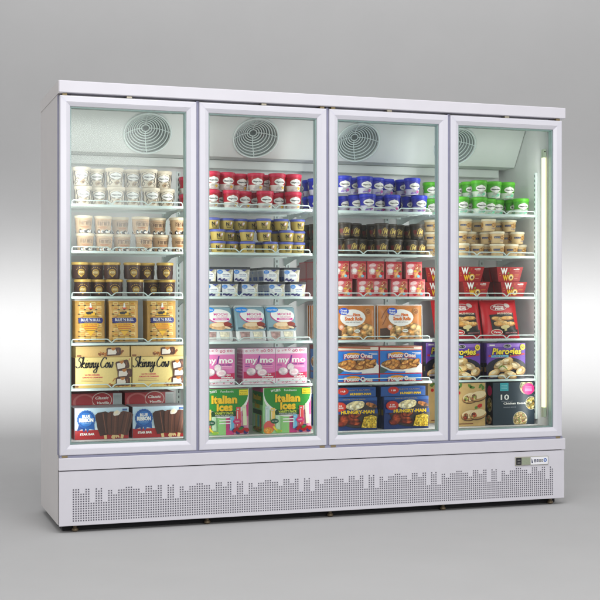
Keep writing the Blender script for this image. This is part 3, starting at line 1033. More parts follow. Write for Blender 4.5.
def hill_art(m, w, h):
    gold = M('waffle_gold', (222,176,84), .45); dk = M('pouch_brown', (90,60,34), .5); rd = M('pouch_orange', (206,116,44), .45)
    cr = M('waffle_cream', (238,208,134), .45)
    for j in range(9):
        zz = .004+j*(h-.008)/9
        for k in range(4):
            x = -w/2+.008+k*(w-.016)/4
            m.rect(x+.0015, x+(w-.016)/4-.0015, zz+.004, zz+(h-.008)/9-.0015, gold if (j+k) % 2 else cr, 1, 2)
            m.rect(x+.006, x+(w-.016)/4-.006, zz+.0075, zz+.011, rd, 2)
            if (j*7+k*3) % 4 != 1:
                m.rect(x-.005, x+.005, zz+.0005, zz+.0042, BLACK, 2)
    m.ell(0, h*.52, w*.30, h*.225, M('shield_gold', (238,184,44), .4), 4)
    m.ell(0, h*.50, w*.34, h*.24, M('shield_gold'), 3, 0, a0=PI, a1=2*PI)
    m.poly([(-w*.36,h*.55),(w*.36,h*.55),(w*.27,h*.36),(0,h*.14),(-w*.27,h*.36)], M('shield_gold'), 5)
    m.rect(-w*.25, w*.25, h*.36, h*.385, rd, 6, 3); m.rect(-w*.25, w*.25, h*.31, h*.335, rd, 6, 3)
    m.rect(-w*.18, w*.18, h*.27, h*.285, dk, 6, 3)
    m.text('ICE CREAM', 0, h*.415, .007, rd, 6, w=w*.46, bold=.02)
    m.rect(-w*.30, w*.30, h*.615, h*.635, dk, 6, 4)
    for x, rx in ((-.008,.014),):
        m.ell(x, h*.70, rx, .0065, BLACK, 6, wob=.06, seed=2); m.ell(x+.014, h*.715, .005, .005, BLACK, 6)
        for q in (-.010,-.005,.004,.008): m.rect(x+q, x+q+.002, h*.655, h*.69, BLACK, 6)
    m.rect(.020, .024, h*.65, h*.70, BLACK, 6)
    m.poly([(-.006,h*.83),(.006,h*.83),(.002,h*.94),(-.002,h*.94)], WHITE, 6)
    m.ell(0, h*.82, .010, .006, M('flame', (214,84,36), .4), 5)
    nv = M('banner_navy', (40,46,120), .4)
    m.rect(-w*.40, w*.40, h*.455, h*.585, nv, 8, 8)
    for sx in (-1, 1): m.ell(sx*w*.40, h*.52, w*.075, h*.065, nv, 8 if sx < 0 else 9, n=16)
    m.text("BLUE 'N BULL", 0, h*.535, .0125, M('banner_white', (226,228,240), .4), 10, w=w*.74, bold=.02)
    m.text('PALETAS DE LECHE', 0, h*.478, .0052, M('banner_gold', (206,176,80), .4), 10, w=w*.5)
def hill():
    m = MB()
    w, h, t = .135, .188, .036
    pillow(m, w, h, t, M('pouch_amber', (206,160,84), .38, noise=.08, scale=60), M('pouch_film', (196,190,188), .3), M('clear_film', (206,204,202), .25))
    hill_art(m, w-.016, h)
    return m.build('snack_pouch')
hp = hill(); first = True
for k, X in enumerate((.166, .314, .491)):
    for s in range(4):
        o = place(hp, X+s*.002+(.006 if k else 0), .168+s*.042, z[3]+.004, 0, -.03) if first else clone(hp, X+s*.002+(.006 if k else 0), .168+s*.042, z[3]+.004, random.uniform(-.03,.03), -.03)
        first = False
        reg(o, ['front', 'next', 'third', 'rearmost'][s]+' golden pouch with navy banner', 'snack pouch', 'golden pouches with a navy banner', 0, 3, ['first stack', 'middle stack', 'last stack'][k])

# mochi trays in printed sleeves leaning back (door 2, fourth shelf)
def mochi_tray():
    root = empty('dessert_tray')
    w, h, t = .146, .186, .030
    m = MB()
    ww = M('tray_white', (232,234,232), .35, noise=.02)
    m.bbox(-w/2, w/2, .004, t, 0, h, ww, .010)
    m.map = flat(y=.004)
    # two wells with dough balls at the foot
    for cx, mm in ((-w*.22, food('mochi_dark', [(206,176,168),(186,150,146),(222,200,190)], 30, dark=.75)), (w*.22, food('mochi_light', [(232,226,200),(214,206,178),(240,236,220)], 30, dark=.8))):
        m.poly([(cx-w*.185,h*.26),(cx-w*.15,h*.045),(cx+w*.15,h*.045),(cx+w*.185,h*.26)], M('tray_shadow', (186,190,190), .5), 1)
        m.poly([(cx-w*.165,h*.25),(cx-w*.135,h*.06),(cx+w*.135,h*.06),(cx+w*.165,h*.25)], mm, 2)
    m.build('tray', root)
    s = MB()
    z0_ = h*.27
    sl = M('sleeve_teal', (134,166,178), .36, noise=.1, scale=18)
    s.bbox(-w/2-.0015, w/2+.0015, -.002, t+.0015, z0_, h-.012, sl, .008)
    s.map = flat(y=-.002)
    s.poly([(-w*.445,z0_+.008),(w*.445,z0_+.008),(w*.445,h*.44),(-w*.445,h*.36)], M('sleeve_dusk', (70,104,122), .4), 1)
    # large white blob with pink rim
    s.ell(w*.06, h*.66, w*.40, h*.19, M('pink_rim', (206,60,140), .4), 2, -.12, wob=.03, seed=1)
    s.ell(w*.075, h*.675, w*.395, h*.185, WHITE, 3, -.12, wob=.03, seed=1)
    s.text('MOCHI', w*.13, h*.715, .0125, M('pink_type', (216,70,150), .4), 4, w=w*.46, bold=.02)
    s.text('ice cream', w*.17, h*.645, .009, M('pink_type'), 4, w=w*.36)
    s.rect(-w*.14, w*.40, h*.555, h*.605, M('pink_bar', (222,40,160), .4), 4)
    s.text('STRAWBERRY', w*.13, h*.58, .0065, WHITE, 5, w=w*.4, bold=.02)
    s.ell(-w*.28, h*.83, w*.21, h*.075, M('spark_blue_bright', (30,144,236), .38), 5)
    s.text('Great Value', -w*.28, h*.832, .0085, WHITE, 6, w=w*.34, bold=.02, shear=.2)
    s.ell(w*.06, h*.40, w*.36, h*.10, food('bun_tan', [(232,190,142),(222,176,124),(240,206,164)], 26, dark=.8), 4, .02, wob=.04, seed=6)
    s.ell(w*.02, h*.43, w*.22, h*.055, M('bun_pale', (240,214,176), .4), 5, .05, wob=.05, seed=7)
    s.ell(w*.33, h*.44, w*.14, h*.06, M('berry_brown', (150,58,46), .4), 6, -.2, wob=.08, seed=2)
    s.ell(w*.40, h*.37, w*.09, h*.04, M('plum_dark', (96,50,52), .4), 6, .1, wob=.1, seed=3)
    s.ell(w*.32, h*.35, w*.10, h*.03, M('bun_pale'), 7, -.3, wob=.05, seed=4)
    s.build('sleeve', root)
    return root
mt = mochi_tray(); first = True
for k, X in enumerate((.768, .932, 1.084)):
    for s in range((1, 3, 2)[k]):
        a = dict(X=X-.004*s, Y=.172+s*.037, Z=z[3]+.0012, rz=0, tilt=-.36)
        o = place(mt, **a) if first else clone(mt, **a)
        first = False
        reg(o, ['front', 'second', 'third'][s]+' leaning tray in teal sleeve', 'dessert tray', 'leaning dessert trays in teal sleeves', 1, 3, ['first stack', 'second stack', 'last stack'][k])

# snack roll bags (door 3, fourth shelf)
def roll_bag():
    m = MB()
    w, h, t = .232, .165, .026
    pillow(m, w, h, t, M('bag_orange', (204,128,62), .36, noise=.16, scale=26), M('bag_back', (222,214,206), .4), M('bag_seal', (224,220,214), .4), 16, 12, .005)
    rim = M('bag_rim', (226,222,216), .4)
    m.box(-w/2-.004, -w/2-.001, t/2-.001, t/2+.001, 0, h, rim)
    m.box(w/2+.001, w/2+.004, t/2-.001, t/2+.001, 0, h, rim)
    W = w*.95
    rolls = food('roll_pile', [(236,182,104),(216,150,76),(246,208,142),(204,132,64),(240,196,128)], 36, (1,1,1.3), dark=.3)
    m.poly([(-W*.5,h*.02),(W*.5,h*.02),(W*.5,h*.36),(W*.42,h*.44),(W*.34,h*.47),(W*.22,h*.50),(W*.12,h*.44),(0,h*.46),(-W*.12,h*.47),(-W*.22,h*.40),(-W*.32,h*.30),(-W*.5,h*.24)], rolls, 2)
    m.poly([(-W*.49,h*.03),(-W*.27,h*.03),(-W*.26,h*.24),(-W*.30,h*.34),(-W*.49,h*.32)], M('bag_umber', (72,46,30), .45), 3)
    m.ell(W*.0, h*.64, W*.30, h*.25, WHITE, 4, 0)
    m.ell(-W*.21, h*.83, W*.115, h*.105, M('royal_blue', (34,84,206), .38), 6)
    m.text('Great', -W*.21, h*.865, .0105, WHITE, 7, w=W*.15, bold=.03)
    m.text('Value', -W*.21, h*.79, .0105, WHITE, 7, w=W*.15, bold=.03)
    og = M('orange_type', (222,116,30), .4)
    m.text('COMBINATION', -W*.06, h*.70, .0075, M('red_type', (200,50,40), .4), 6, w=W*.26)
    m.text('Pizza', W*.09, h*.735, .014, og, 6, w=W*.17, bold=.04)
    m.text('Snack Rolls', W*.02, h*.615, .0165, og, 6, w=W*.42, bold=.05)
    m.text('made with real cheese', W*.0, h*.515, .0075, M('print_mid', (120,116,112), .5), 6, w=W*.34)
    m.ell(-W*.27, h*.36, W*.062, h*.085, M('coral_badge', (232,150,110), .4), 5)
    m.ell(-W*.27, h*.37, W*.04, h*.05, M('coral_pale', (244,206,180), .4), 6)
    m.ell(W*.10, h*.25, W*.07, h*.05, WHITE, 5); m.rect(W*.05, W*.15, h*.24, h*.262, M('leaf_olive', (120,130,70), .5), 6, 2)
    m.ell(W*.36, h*.83, W*.075, h*.10, M('bag_ring', (206,150,90), .45), 3); m.ell(W*.36, h*.83, W*.06, h*.08, M('bag_ring_in', (160,98,50), .45), 4)
    m.ribbon([(W*.32,h*.80),(W*.36,h*.87),(W*.40,h*.83)], .003, M('bag_ring'), 5)
    m.ribbon([(-W*.46,h*.62),(-W*.4,h*.78),(-W*.30,h*.94)], .004, M('bag_dark_swirl', (140,80,36), .45), 3)
    m.ribbon([(-W*.44,h*.42),(-W*.38,h*.58),(-W*.34,h*.7)], .004, M('bag_dark_swirl'), 3)
    return m.build('snack_bag')
rb = roll_bag(); first = True
for k, X in enumerate((1.437, 1.691)):
    for s in range(4):
        if k == 1 and s == 3: continue
        a = dict(X=X, Y=(.165, .41, .445, .48)[s] if k == 0 else .165+s*.031, Z=z[3]+.002, rz=random.uniform(-.015,.015), tilt=-.03)
        o = place(rb, **a) if first else clone(rb, **a)
        first = False
        reg(o, ['front', 'second', 'third', 'rearmost'][s]+' orange snack roll bag', 'snack bag', 'orange snack roll bags', 2, 3, ['first stack', 'last stack'][k])

# red dumpling pouches leaning back (door 4, fourth shelf)
def bun_pouch():
    m = MB()
    w, h, t = .205, .198, .05
    rd = M('pouch_red', (196,22,34), .34, noise=.05, scale=30)
    pillow(m, w, h, t, rd, rd, M('pouch_red_seal', (176,16,28), .36), 14, 14, .005)
    W = w*.92
    lg = M('logo_grey', (206,196,190), .4)
    m.ell(-W*.05, h*.80, W*.25, h*.095, lg, 3, .06)
    m.ell(-W*.05, h*.80, W*.235, h*.083, M('logo_wine', (170,70,76), .4), 4, .06)
    m.text('Prima', -W*.06, h*.82, .0115, WHITE, 5, w=W*.30, bold=.03, shear=.2)
    m.text('Pasta', -W*.04, h*.762, .0105, WHITE, 5, w=W*.26, bold=.03, shear=.2)
    m.ell(W*.20, h*.85, W*.085, h*.055, lg, 5, -.4)
    m.poly([(-W*.36,h*.60),(W*.36,h*.66),(W*.40,h*.12),(-W*.30,h*.10)], M('panel_dark', (40,34,32), .4), 3)
    m.text('MUSHROOM', W*.10, h*.635, .0095, M('cream_type', (232,214,190), .4), 5, w=W*.44, bold=.02)
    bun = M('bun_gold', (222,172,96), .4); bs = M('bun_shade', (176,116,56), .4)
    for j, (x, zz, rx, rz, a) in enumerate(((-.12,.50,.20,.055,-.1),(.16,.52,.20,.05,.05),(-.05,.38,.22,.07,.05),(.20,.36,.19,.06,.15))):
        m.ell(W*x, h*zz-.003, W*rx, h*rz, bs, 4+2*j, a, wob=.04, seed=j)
        m.ell(W*x-.002, h*zz+.001, W*rx*.9, h*rz*.8, food('bun_face', [(228,182,110),(214,160,84),(240,204,140)], 40, dark=.75), 5+2*j, a, wob=.04, seed=j)
    m.ell(W*.06, h*.275, W*.13, h*.05, M('mush_cap', (214,196,140), .4), 13, .1)
    m.rect(W*.03, W*.10, h*.16, h*.26, M('mush_stem', (200,190,130), .4), 14, 2)
    m.ell(-W*.20, h*.14, W*.17, h*.075, M('cream_type'), 13); m.ell(-W*.20, h*.14, W*.15, h*.06, M('badge_red', (196,30,40), .4), 14)
    m.text('Vegan', -W*.20, h*.14, .0095, WHITE, 15, w=W*.2, bold=.03)
    m.poly([(0,h*.06),(W*.42,h*.08),(W*.44,h*.21),(W*.04,h*.17)], M('panel_black', (30,26,28), .4), 15)
    m.text('GREENS & MUSHROOM', W*.22, h*.12, .006, M('pink_pale', (226,150,150), .4), 16, w=W*.34, rot=.03)
    return m.build('dumpling_pouch')
bp = bun_pouch(); first = True
for k, X in enumerate((2.046, 2.258)):
    for s in range(3):
        if (k, s) in ((0, 1), (1, 2)): continue
        a = dict(X=X-.003*s, Y=.168+s*.056, Z=z[3]+.004, rz=0, tilt=-.27)
        o = place(bp, **a) if first else clone(bp, **a)
        first = False
        reg(o, ['front', 'second', 'third'][s]+' leaning red pouch', 'dumpling pouch', 'leaning red dumpling pouches', 3, 3, ['first stack', 'last stack'][k])

# yellow ice cream bar cartons (door 1, fifth shelf)
BARC = M('bar_choc', (84,48,34), .35); BARW = M('bar_white', (236,226,214), .4); NUT = M('bar_nut', (190,120,50), .4)
def dipped(m, x, zz, w, h, l, rot=0):
    """a chocolate bar bitten to show its white filling"""
    c, s = math.cos(rot), math.sin(rot)
    def r(a, b): return (x+a*c-b*s, zz+a*s+b*c)
    m.poly([r(-w*.5,-h*.5),r(w*.42,-h*.5),r(w*.5,-h*.3),r(w*.5,h*.35),r(w*.4,h*.5),r(-w*.42,h*.5),r(-w*.5,h*.35)], BARC, l)
    m.poly([r(-w*.44,-h*.36),r(w*.12,-h*.36),r(w*.20,-h*.1),r(w*.12,h*.3),r(-w*.40,h*.3)], BARW, l+1)
    m.poly([r(-w*.2,h*.5),r(w*.15,h*.5),r(w*.1,h*.25),r(-w*.05,h*.12),r(-w*.16,h*.28)], NUT, l+2)
    m.ell(*r(w*.30, h*.05), w*.05, h*.22, M('bar_choc_light', (136,84,58), .35), l+2, rot)
SCRIPT = {
 'S': [[(.62,.92),(.45,1.02),(.25,.92),(.22,.72),(.45,.55),(.52,.30),(.35,.05),(.08,.02),(-.08,.18)]],
 'k': [[(0,0),(.12,.5),(.2,1.0),(.1,1.02),(.08,.6),(.02,0)],[(.05,.28),(.30,.52),(.32,.40),(.08,.26),(.25,.06),(.42,.0),(.55,.14)]],
 'i': [[(0,.2),(.10,.5),(.08,.1),(.16,.0),(.28,.16)],[(.13,.72),(.17,.76)]],
 'n': [[(0,.3),(.08,.5),(.08,.0),(.1,.3),(.24,.5),(.30,.36),(.30,.05),(.38,.0),(.5,.16)]],
 'y': [[(0,.3),(.08,.5),(.08,.15),(.18,.02),(.30,.2),(.36,.5),(.32,.0),(.22,-.45),(.0,-.5),(-.06,-.3),(.2,-.08),(.5,.16)]],
 'C': [[(.66,.80),(.56,1.0),(.34,.98),(.08,.62),(.02,.28),(.18,.02),(.42,.04),(.64,.24)]],
 'o': [[(.22,.5),(.06,.36),(.06,.08),(.22,.0),(.34,.2),(.28,.46),(.20,.48),(.3,.38),(.48,.42)]],
 'w': [[(0,.42),(.08,.48),(.06,.1),(.18,.0),(.28,.3),(.28,.1),(.40,.0),(.50,.3),(.44,.52),(.56,.44)]],
 'g': [[(.30,.42),(.14,.5),(.02,.26),(.12,.0),(.28,.16),(.34,.5),(.30,-.1),(.18,-.46),(-.02,-.4),(.1,-.14),(.5,.16)]],
}
ADV = dict(S=.62, k=.48, i=.27, n=.48, y=.48, C=.62, o=.42, w=.55, g=.46)
def script(m, body, x, zz, h, mat, l, w):
    k = h
    for ch in body:
        if ch == ' ':
            x += .16*k; continue
        for st in SCRIPT[ch]:
            m.ribbon([(x+p[0]*k*.80+p[1]*k*.12, zz+p[1]*k) for p in st], w, mat, l)
        x += ADV[ch]*k*.78
def skinny_art(m, w, h):
    m.rect(-w/2+.0015, w/2-.0015, .0015, h-.0015, M('butter_print', (240,216,140), .42), 1)
    m.poly([(-w/2+.0015,.0015),(w/2-.0015,.0015),(w/2-.0015,.02),(-w/2+.0015,.012)], M('butter_deep', (230,196,112), .42), 2)
    script(m, 'Skinny Cow', -w*.485, h*.66, .046, BLACK, 5, .0055)
    rt = M('raspberry_type', (206,44,84), .42)
    m.text('SALTED CARAMEL', -w*.20, h*.425, .0062, rt, 4, w=w*.27, bold=.03)
    m.text('ALMOND ICE CREAM BARS', -w*.20, h*.345, .0062, rt, 4, w=w*.36, bold=.03)
    for k in range(2):
        m.rect(-w*.40, -w*.06+k*.01, h*(.255-.05*k), h*(.268-.05*k), M('type_taupe', (180,140,100), .5), 4)
    for j, (x, zz) in enumerate(((.20,.03),(.27,.02),(.34,.03),(.42,.02),(.46,.06),(.24,.10),(.14,.02),(.10,.05))):
        m.ell(w*x, h*(zz+.05), .007, .006, NUT if j % 2 else M('nut_dark', (140,80,36), .4), 4, j, wob=.15, seed=j)
    m.ribbon([(w*.16,h*.2),(w*.21,h*.30),(w*.27,h*.22),(w*.24,h*.08),(w*.4,h*.04)], .004, M('caramel', (196,112,30), .35), 4)
    dipped(m, w*.345, h*.20, .066, .038, 6, .02)
    dipped(m, w*.375, h*.47, .066, .038, 10, .05)
    dipped(m, w*.335, h*.74, .060, .040, 14, .22)
    m.ell(-w*.47, h*.05, .008, .004, M('nut_dark'), 3)
    m.rect(w*.455, w*.465, h*.88, h*.95, rt, 3)
def skinny_flat(m, w, h):
    m.rect(-w/2+.0015, w/2-.0015, .001, h-.001, M('butter_shade', (222,186,120), .45), 1)
    for j, (x, zz) in enumerate(((.0,.3),(.05,.2),(-.06,.25),(.32,.3),(.36,.5),(.09,.45))):
        m.ell(w*x, h*zz, .008, .006, NUT if j % 2 else M('nut_dark'), 3, j, wob=.15, seed=j)
    m.ribbon([(-w*.06,h*.5),(w*.02,h*.3),(w*.08,h*.5)], .004, M('caramel'), 4)
    dipped(m, w*.20, h*.5, .066, .036, 6, .04)
    m.rect(-w*.48, -w*.40, h*.06, h*.2, M('nut_dark'), 3)
sk = carton('ice_cream_carton', .256, .15, .139, M('butter_card', (214,186,116), .45), skinny_art, side=lambda m, d, h: m.rect(.003, d-.003, .003, h-.003, M('butter_side', (92,62,44), .5), 1))
skf = carton('ice_cream_carton', .246, .14, .048, M('butter_card'), skinny_flat)
place(sk, .224, .165, z[4]+.0006); reg(sk, 'upright pale yellow carton', 'ice cream carton', 'pale yellow ice cream bar cartons', 0, 4, 'lower row')
o = clone(sk, .4835, .163, z[4]+.0006); reg(o, 'upright pale yellow carton', 'ice cream carton', 'pale yellow ice cream bar cartons', 0, 4, 'lower row')
place(skf, .222, .172, z[4]+.1402); reg(skf, 'yellow carton lying flat', 'ice cream carton', 'pale yellow ice cream bar cartons', 0, 4, 'upper row')
o = clone(skf, .474, .172, z[4]+.1402); reg(o, 'yellow carton lying flat', 'ice cream carton', 'pale yellow ice cream bar cartons', 0, 4, 'upper row')

# blue ribbon star bar cartons and red cartons behind (door 1, floor)
def star_art(m, w, h):
    m.rect(-w/2+.001, w/2-.001, h*.30, h-.001, M('ice_blue_print', (196,222,236), .42), 1)
    m.poly([(-w*.5+.001,h*.30),(w*.5-.001,h*.30),(w*.5-.001,h*.62),(w*.1,h*.42)], M('ice_pale_print', (226,238,242), .42), 2)
    m.rect(-w/2+.001, w/2-.001, .001, h*.30, M('star_red', (176,30,34), .42), 3)
    bl = M('ribbon_blue', (30,92,168), .4); bd = M('ribbon_deep', (22,66,136), .4)
    m.poly([(-w*.41,h*.56),(-w*.46,h*.27),(-w*.36,h*.34),(-w*.33,h*.22),(-w*.26,h*.56)], bd, 4)
    m.poly([(-w*.15,h*.56),(-w*.13,h*.30),(-w*.23,h*.34),(-w*.27,h*.22),(-w*.33,h*.56)], bl, 5)
    n = 40
    m.poly([(-w*.29+(.040+.0022*(k % 2))*math.cos(2*PI*k/n), h*.64+(.040+.0022*(k % 2))*math.sin(2*PI*k/n)) for k in range(n)], bl, 6)
    m.ell(-w*.29, h*.64, .034, .034, bd, 7); m.ell(-w*.29, h*.64, .032, .032, M('ribbon_mid', (40,112,188), .4), 8)
    m.text('BLUE', -w*.29, h*.745, .0125, WHITE, 9, w=.036, bold=.04)
    m.rect(-w*.29-.034, -w*.29+.034, h*.56, h*.685, M('ribbon_mid'), 9)
    m.text('RIBBON', -w*.29, h*.625, .017, WHITE, 10, w=.064, bold=.06)
    m.text('CLASSICS', -w*.29, h*.515, .006, M('ribbon_pale', (170,206,236), .4), 9, w=.04)
    m.text('STAR BAR', -w*.27, h*.175, .0095, WHITE, 5, w=w*.27, bold=.06)
    ch = M('choc_bar', (92,52,38), .4, noise=.12, scale=30); c2 = M('choc_bar_dark', (64,36,28), .42); c3 = M('choc_bar_light', (122,74,54), .4)
    for bx, a, l, mm in ((.06,-.16,7,c2),(.38,.20,8,ch),(.215,.02,11,ch)):
        c, s = math.cos(a), math.sin(a)
        def r(p, q): return (w*bx+p*c+q*s, h*.13+q*c-p*s)
        bw, bh = .030, h*.74
        pts = [r(-bw*.78,0),r(bw*.78,0),r(bw,bh*.35),r(bw*1.02,bh*.92),r(bw*.6,bh),r(-bw*.6,bh),r(-bw*1.02,bh*.92),r(-bw,bh*.35)]
        m.poly(pts, mm, l)
        for q in (-.45, .1, .55):
            m.poly([r(bw*q,bh*.06),r(bw*(q+.12),bh*.06),r(bw*(q+.16),bh*.94),r(bw*q,bh*.94)], c3 if q == .1 else c2, l+1)
        m.poly([r(-.006,-.018),r(.006,-.018),r(.007,.0),r(-.007,.0)], M('stick_wood', (226,196,140), .5), l)
    m.ell(w*.27, h*.82, .015, .013, BARW, 13, .3, wob=.1, seed=3); m.ell(w*.262, h*.84, .008, .006, M('cream_core', (240,226,190), .4), 14, .3)
    for j in range(4): m.ell(w*.19+j*.009, h*.08, .004, .0075, M('stick_wood'), 14, (j-1.5)*.4)
    m.rect(w*.38, w*.47, h*.89, h*.95, M('print_navy2', (70,100,160), .45), 3)
    m.rect(w*.42, w*.46, h*.82, h*.84, M('print_navy2'), 3)
sb = carton('ice_cream_carton', .246, .16, .143, M('star_card', (150,150,166), .45), star_art,
            side=lambda m, d, h: (m.rect(.002, d-.002, h*.3, h-.002, M('star_side', (90,60,58), .5), 1), m.rect(.002, d-.002, .002, h*.3, M('star_red'), 1)),
            mats={'top': M('star_top', (176,178,192), .42)})
Zf = FLOORZ+.0048
place(sb, .2135, .15, Zf); reg(sb, 'pale blue badge carton', 'ice cream carton', 'pale blue star bar cartons', 0, 5, 'lower row')
o = clone(sb, .4765, .148, Zf); reg(o, 'pale blue badge carton', 'ice cream carton', 'pale blue star bar cartons', 0, 5, 'lower row')
def red_art(m, w, h):
    m.rect(-w/2+.001, w/2-.001, .001, h-.001, M('classics_red', (178,40,50), .42), 1)
    m.poly([(-w*.49,h*.06),(w*.30,h*.06),(w*.30,h*.14),(-w*.49,h*.3)], M('classics_deep', (140,20,32), .42), 2)
    m.ell(-w*.25, h*.62, w*.22, h*.36, M('classics_rose', (206,110,110), .42), 2)
    m.ell(-w*.25, h*.62, w*.17, h*.29, M('classics_red'), 3)
    m.ell(w*.10, h*.70, w*.20, h*.34, M('classics_white', (232,214,206), .42), 3)
    m.ell(w*.10, h*.70, w*.185, h*.31, M('classics_red'), 4)
    m.text('Classic', w*.10, h*.80, .013, WHITE, 5, w=w*.27, shear=.3, bold=.03)
    m.text('Vanilla', w*.12, h*.58, .011, WHITE, 5, w=w*.24, shear=.3, bold=.03)
    m.rect(w*.32, w/2-.001, h*.22, h-.001, M('classics_grey', (196,204,208), .42), 4)
    m.rect(w*.34, w*.48, h*.40, h*.9, M('classics_photo', (176,186,190), .45), 5)
    m.rect(w*.34, w*.48, h*.34, h*.38, M('classics_photo_dark', (120,110,108), .45), 6)
def red_shift(m, w, h):
    f0 = m.map
    m.rect(-w/2+.001, w/2-.001, .001, .089, M('classics_red', (178,40,50), .42), 1)
    m.map = lambda x, zz, l: f0(x, zz+.0896, l)
    red_art(m, w, .105)
rc = carton('ice_cream_carton', .236, .15, .1946, M('classics_card', (150,40,48), .45), red_shift)
place(rc, .222, .335, Zf); reg(rc, 'red carton behind star bars', 'ice cream carton', 'red ice cream cartons', 0, 5, 'rear row')
o = clone(rc, .472, .335, Zf); reg(o, 'red carton behind star bars', 'ice cream carton', 'red ice cream cartons', 0, 5, 'rear row')

# pink mochi cartons (door 2, fifth shelf)
M('mymo_white', (240,226,232), .42)
def mymo_pattern(m, x0, x1, z0, z1, l, seed):
    rd = random.Random(seed)
    pk = M('dots_pink', (214,80,130), .42); rr = M('dots_red', (190,30,70), .42)
    n = int((x1-x0)/.018)
    for k in range(n):
        x = x0+.008+(x1-x0-.014)*(k+.5)/n+rd.uniform(-.003,.003)
        zz = (z0+z1)/2+rd.uniform(-.005,.005)
        r = rd.uniform(.0035,.007)
        m.ell(x, zz, r, min(r,(z1-z0)*.45), pk if k % 2 else rr, l, n=14)
        m.ell(x, zz, r*.55, min(r,(z1-z0)*.45)*.55, M('mymo_white', (240,226,232), .42), l+1, n=12)
def mymo_art(m, w, h):
    m.rect(-w/2+.001, w/2-.001, .001, h-.001, M('mymo_white'), 1)
    m.rect(-w/2+.001, w/2-.001, h*.17, h*.845, M('mymo_pink', (222,120,178), .42), 2)
    m.poly([(-w*.5+.001,h*.17),(w*.5-.001,h*.17),(w*.5-.001,h*.33),(w*.1,h*.30),(-w*.5+.001,h*.36)], M('mymo_crimson', (196,30,84), .42), 3)
    mymo_pattern(m, -w/2, w/2, h*.87, h*.98, 3, 3)
    mymo_pattern(m, -w/2, w/2, h*.02, h*.15, 3, 8)
    m.text('my', -w*.25, h*.69, .028, WHITE, 4, w=w*.36, bold=.03)
    m.text('/', -w*.02, h*.70, .036, M('mymo_violet', (110,40,140), .42), 4, w=w*.10, bold=.03)
    m.text('mo', w*.235, h*.69, .028, WHITE, 4, w=w*.43, bold=.03)
    m.text('mochi ice cream', w*.14, h*.565, .0078, M('mymo_violet'), 4, w=w*.52, bold=.03)
    for k in range(2): m.rect(w*.05, w*.42, h*(.505-.04*k), h*(.517-.04*k), M('mymo_pale', (244,196,222), .42), 4)
    for j, (x, zz, r) in enumerate(((-.02,.47,.115),(-.26,.36,.15),(.08,.33,.155))):
        m.ell(w*x, h*zz-.001, w*r, h*.105, M('mochi_shade', (196,168,180), .42), 5+2*j)
        m.ell(w*x-.001, h*zz+.002, w*r*.92, h*.088, food('mochi_ball', [(240,226,226),(232,214,218),(246,238,234)], 20, dark=.85), 6+2*j)
    m.ell(w*.08, h*.33, w*.09, h*.045, M('mochi_core', (240,206,214), .42), 13)
    m.text('ripe', w*.30, h*.285, .008, WHITE, 5, w=w*.14, bold=.03)
    m.text('strawberry', w*.26, h*.215, .009, WHITE, 5, w=w*.36, bold=.04)
    for k in range(2): m.rect(-w*.45, -w*.3, h*(.545-.045*k), h*(.557-.045*k), M('mymo_violet'), 4)
def mymo_side(m, d, h):
    m.rect(.001, d-.001, .001, h-.001, M('mymo_side_w', (236,214,226), .42), 1)
    m.rect(.001, d-.001, h*.17, h*.845, M('mymo_side_p', (206,110,166), .42), 2)
    mymo_pattern(m, 0, d, h*.02, h*.16, 3, 5); mymo_pattern(m, 0, d, h*.86, h*.98, 3, 6)
    for j in range(6): m.rect(.01, d-.012-.01*(j % 3), h*(.25+.09*j), h*(.28+.09*j), M('mymo_pale'), 3)
mm_ = carton('mochi_carton', .158, .11, .170, M('mymo_card', (222,170,200), .45), mymo_art, side=mymo_side)
for k, X in enumerate((.762, .9615, 1.1205)):
    o = place(mm_, X, .16, z[4]+.0006) if k == 0 else clone(mm_, X, .16, z[4]+.0006)
    reg(o, 'pink mochi carton', 'mochi carton', 'pink mochi cartons', 1, 4, None)

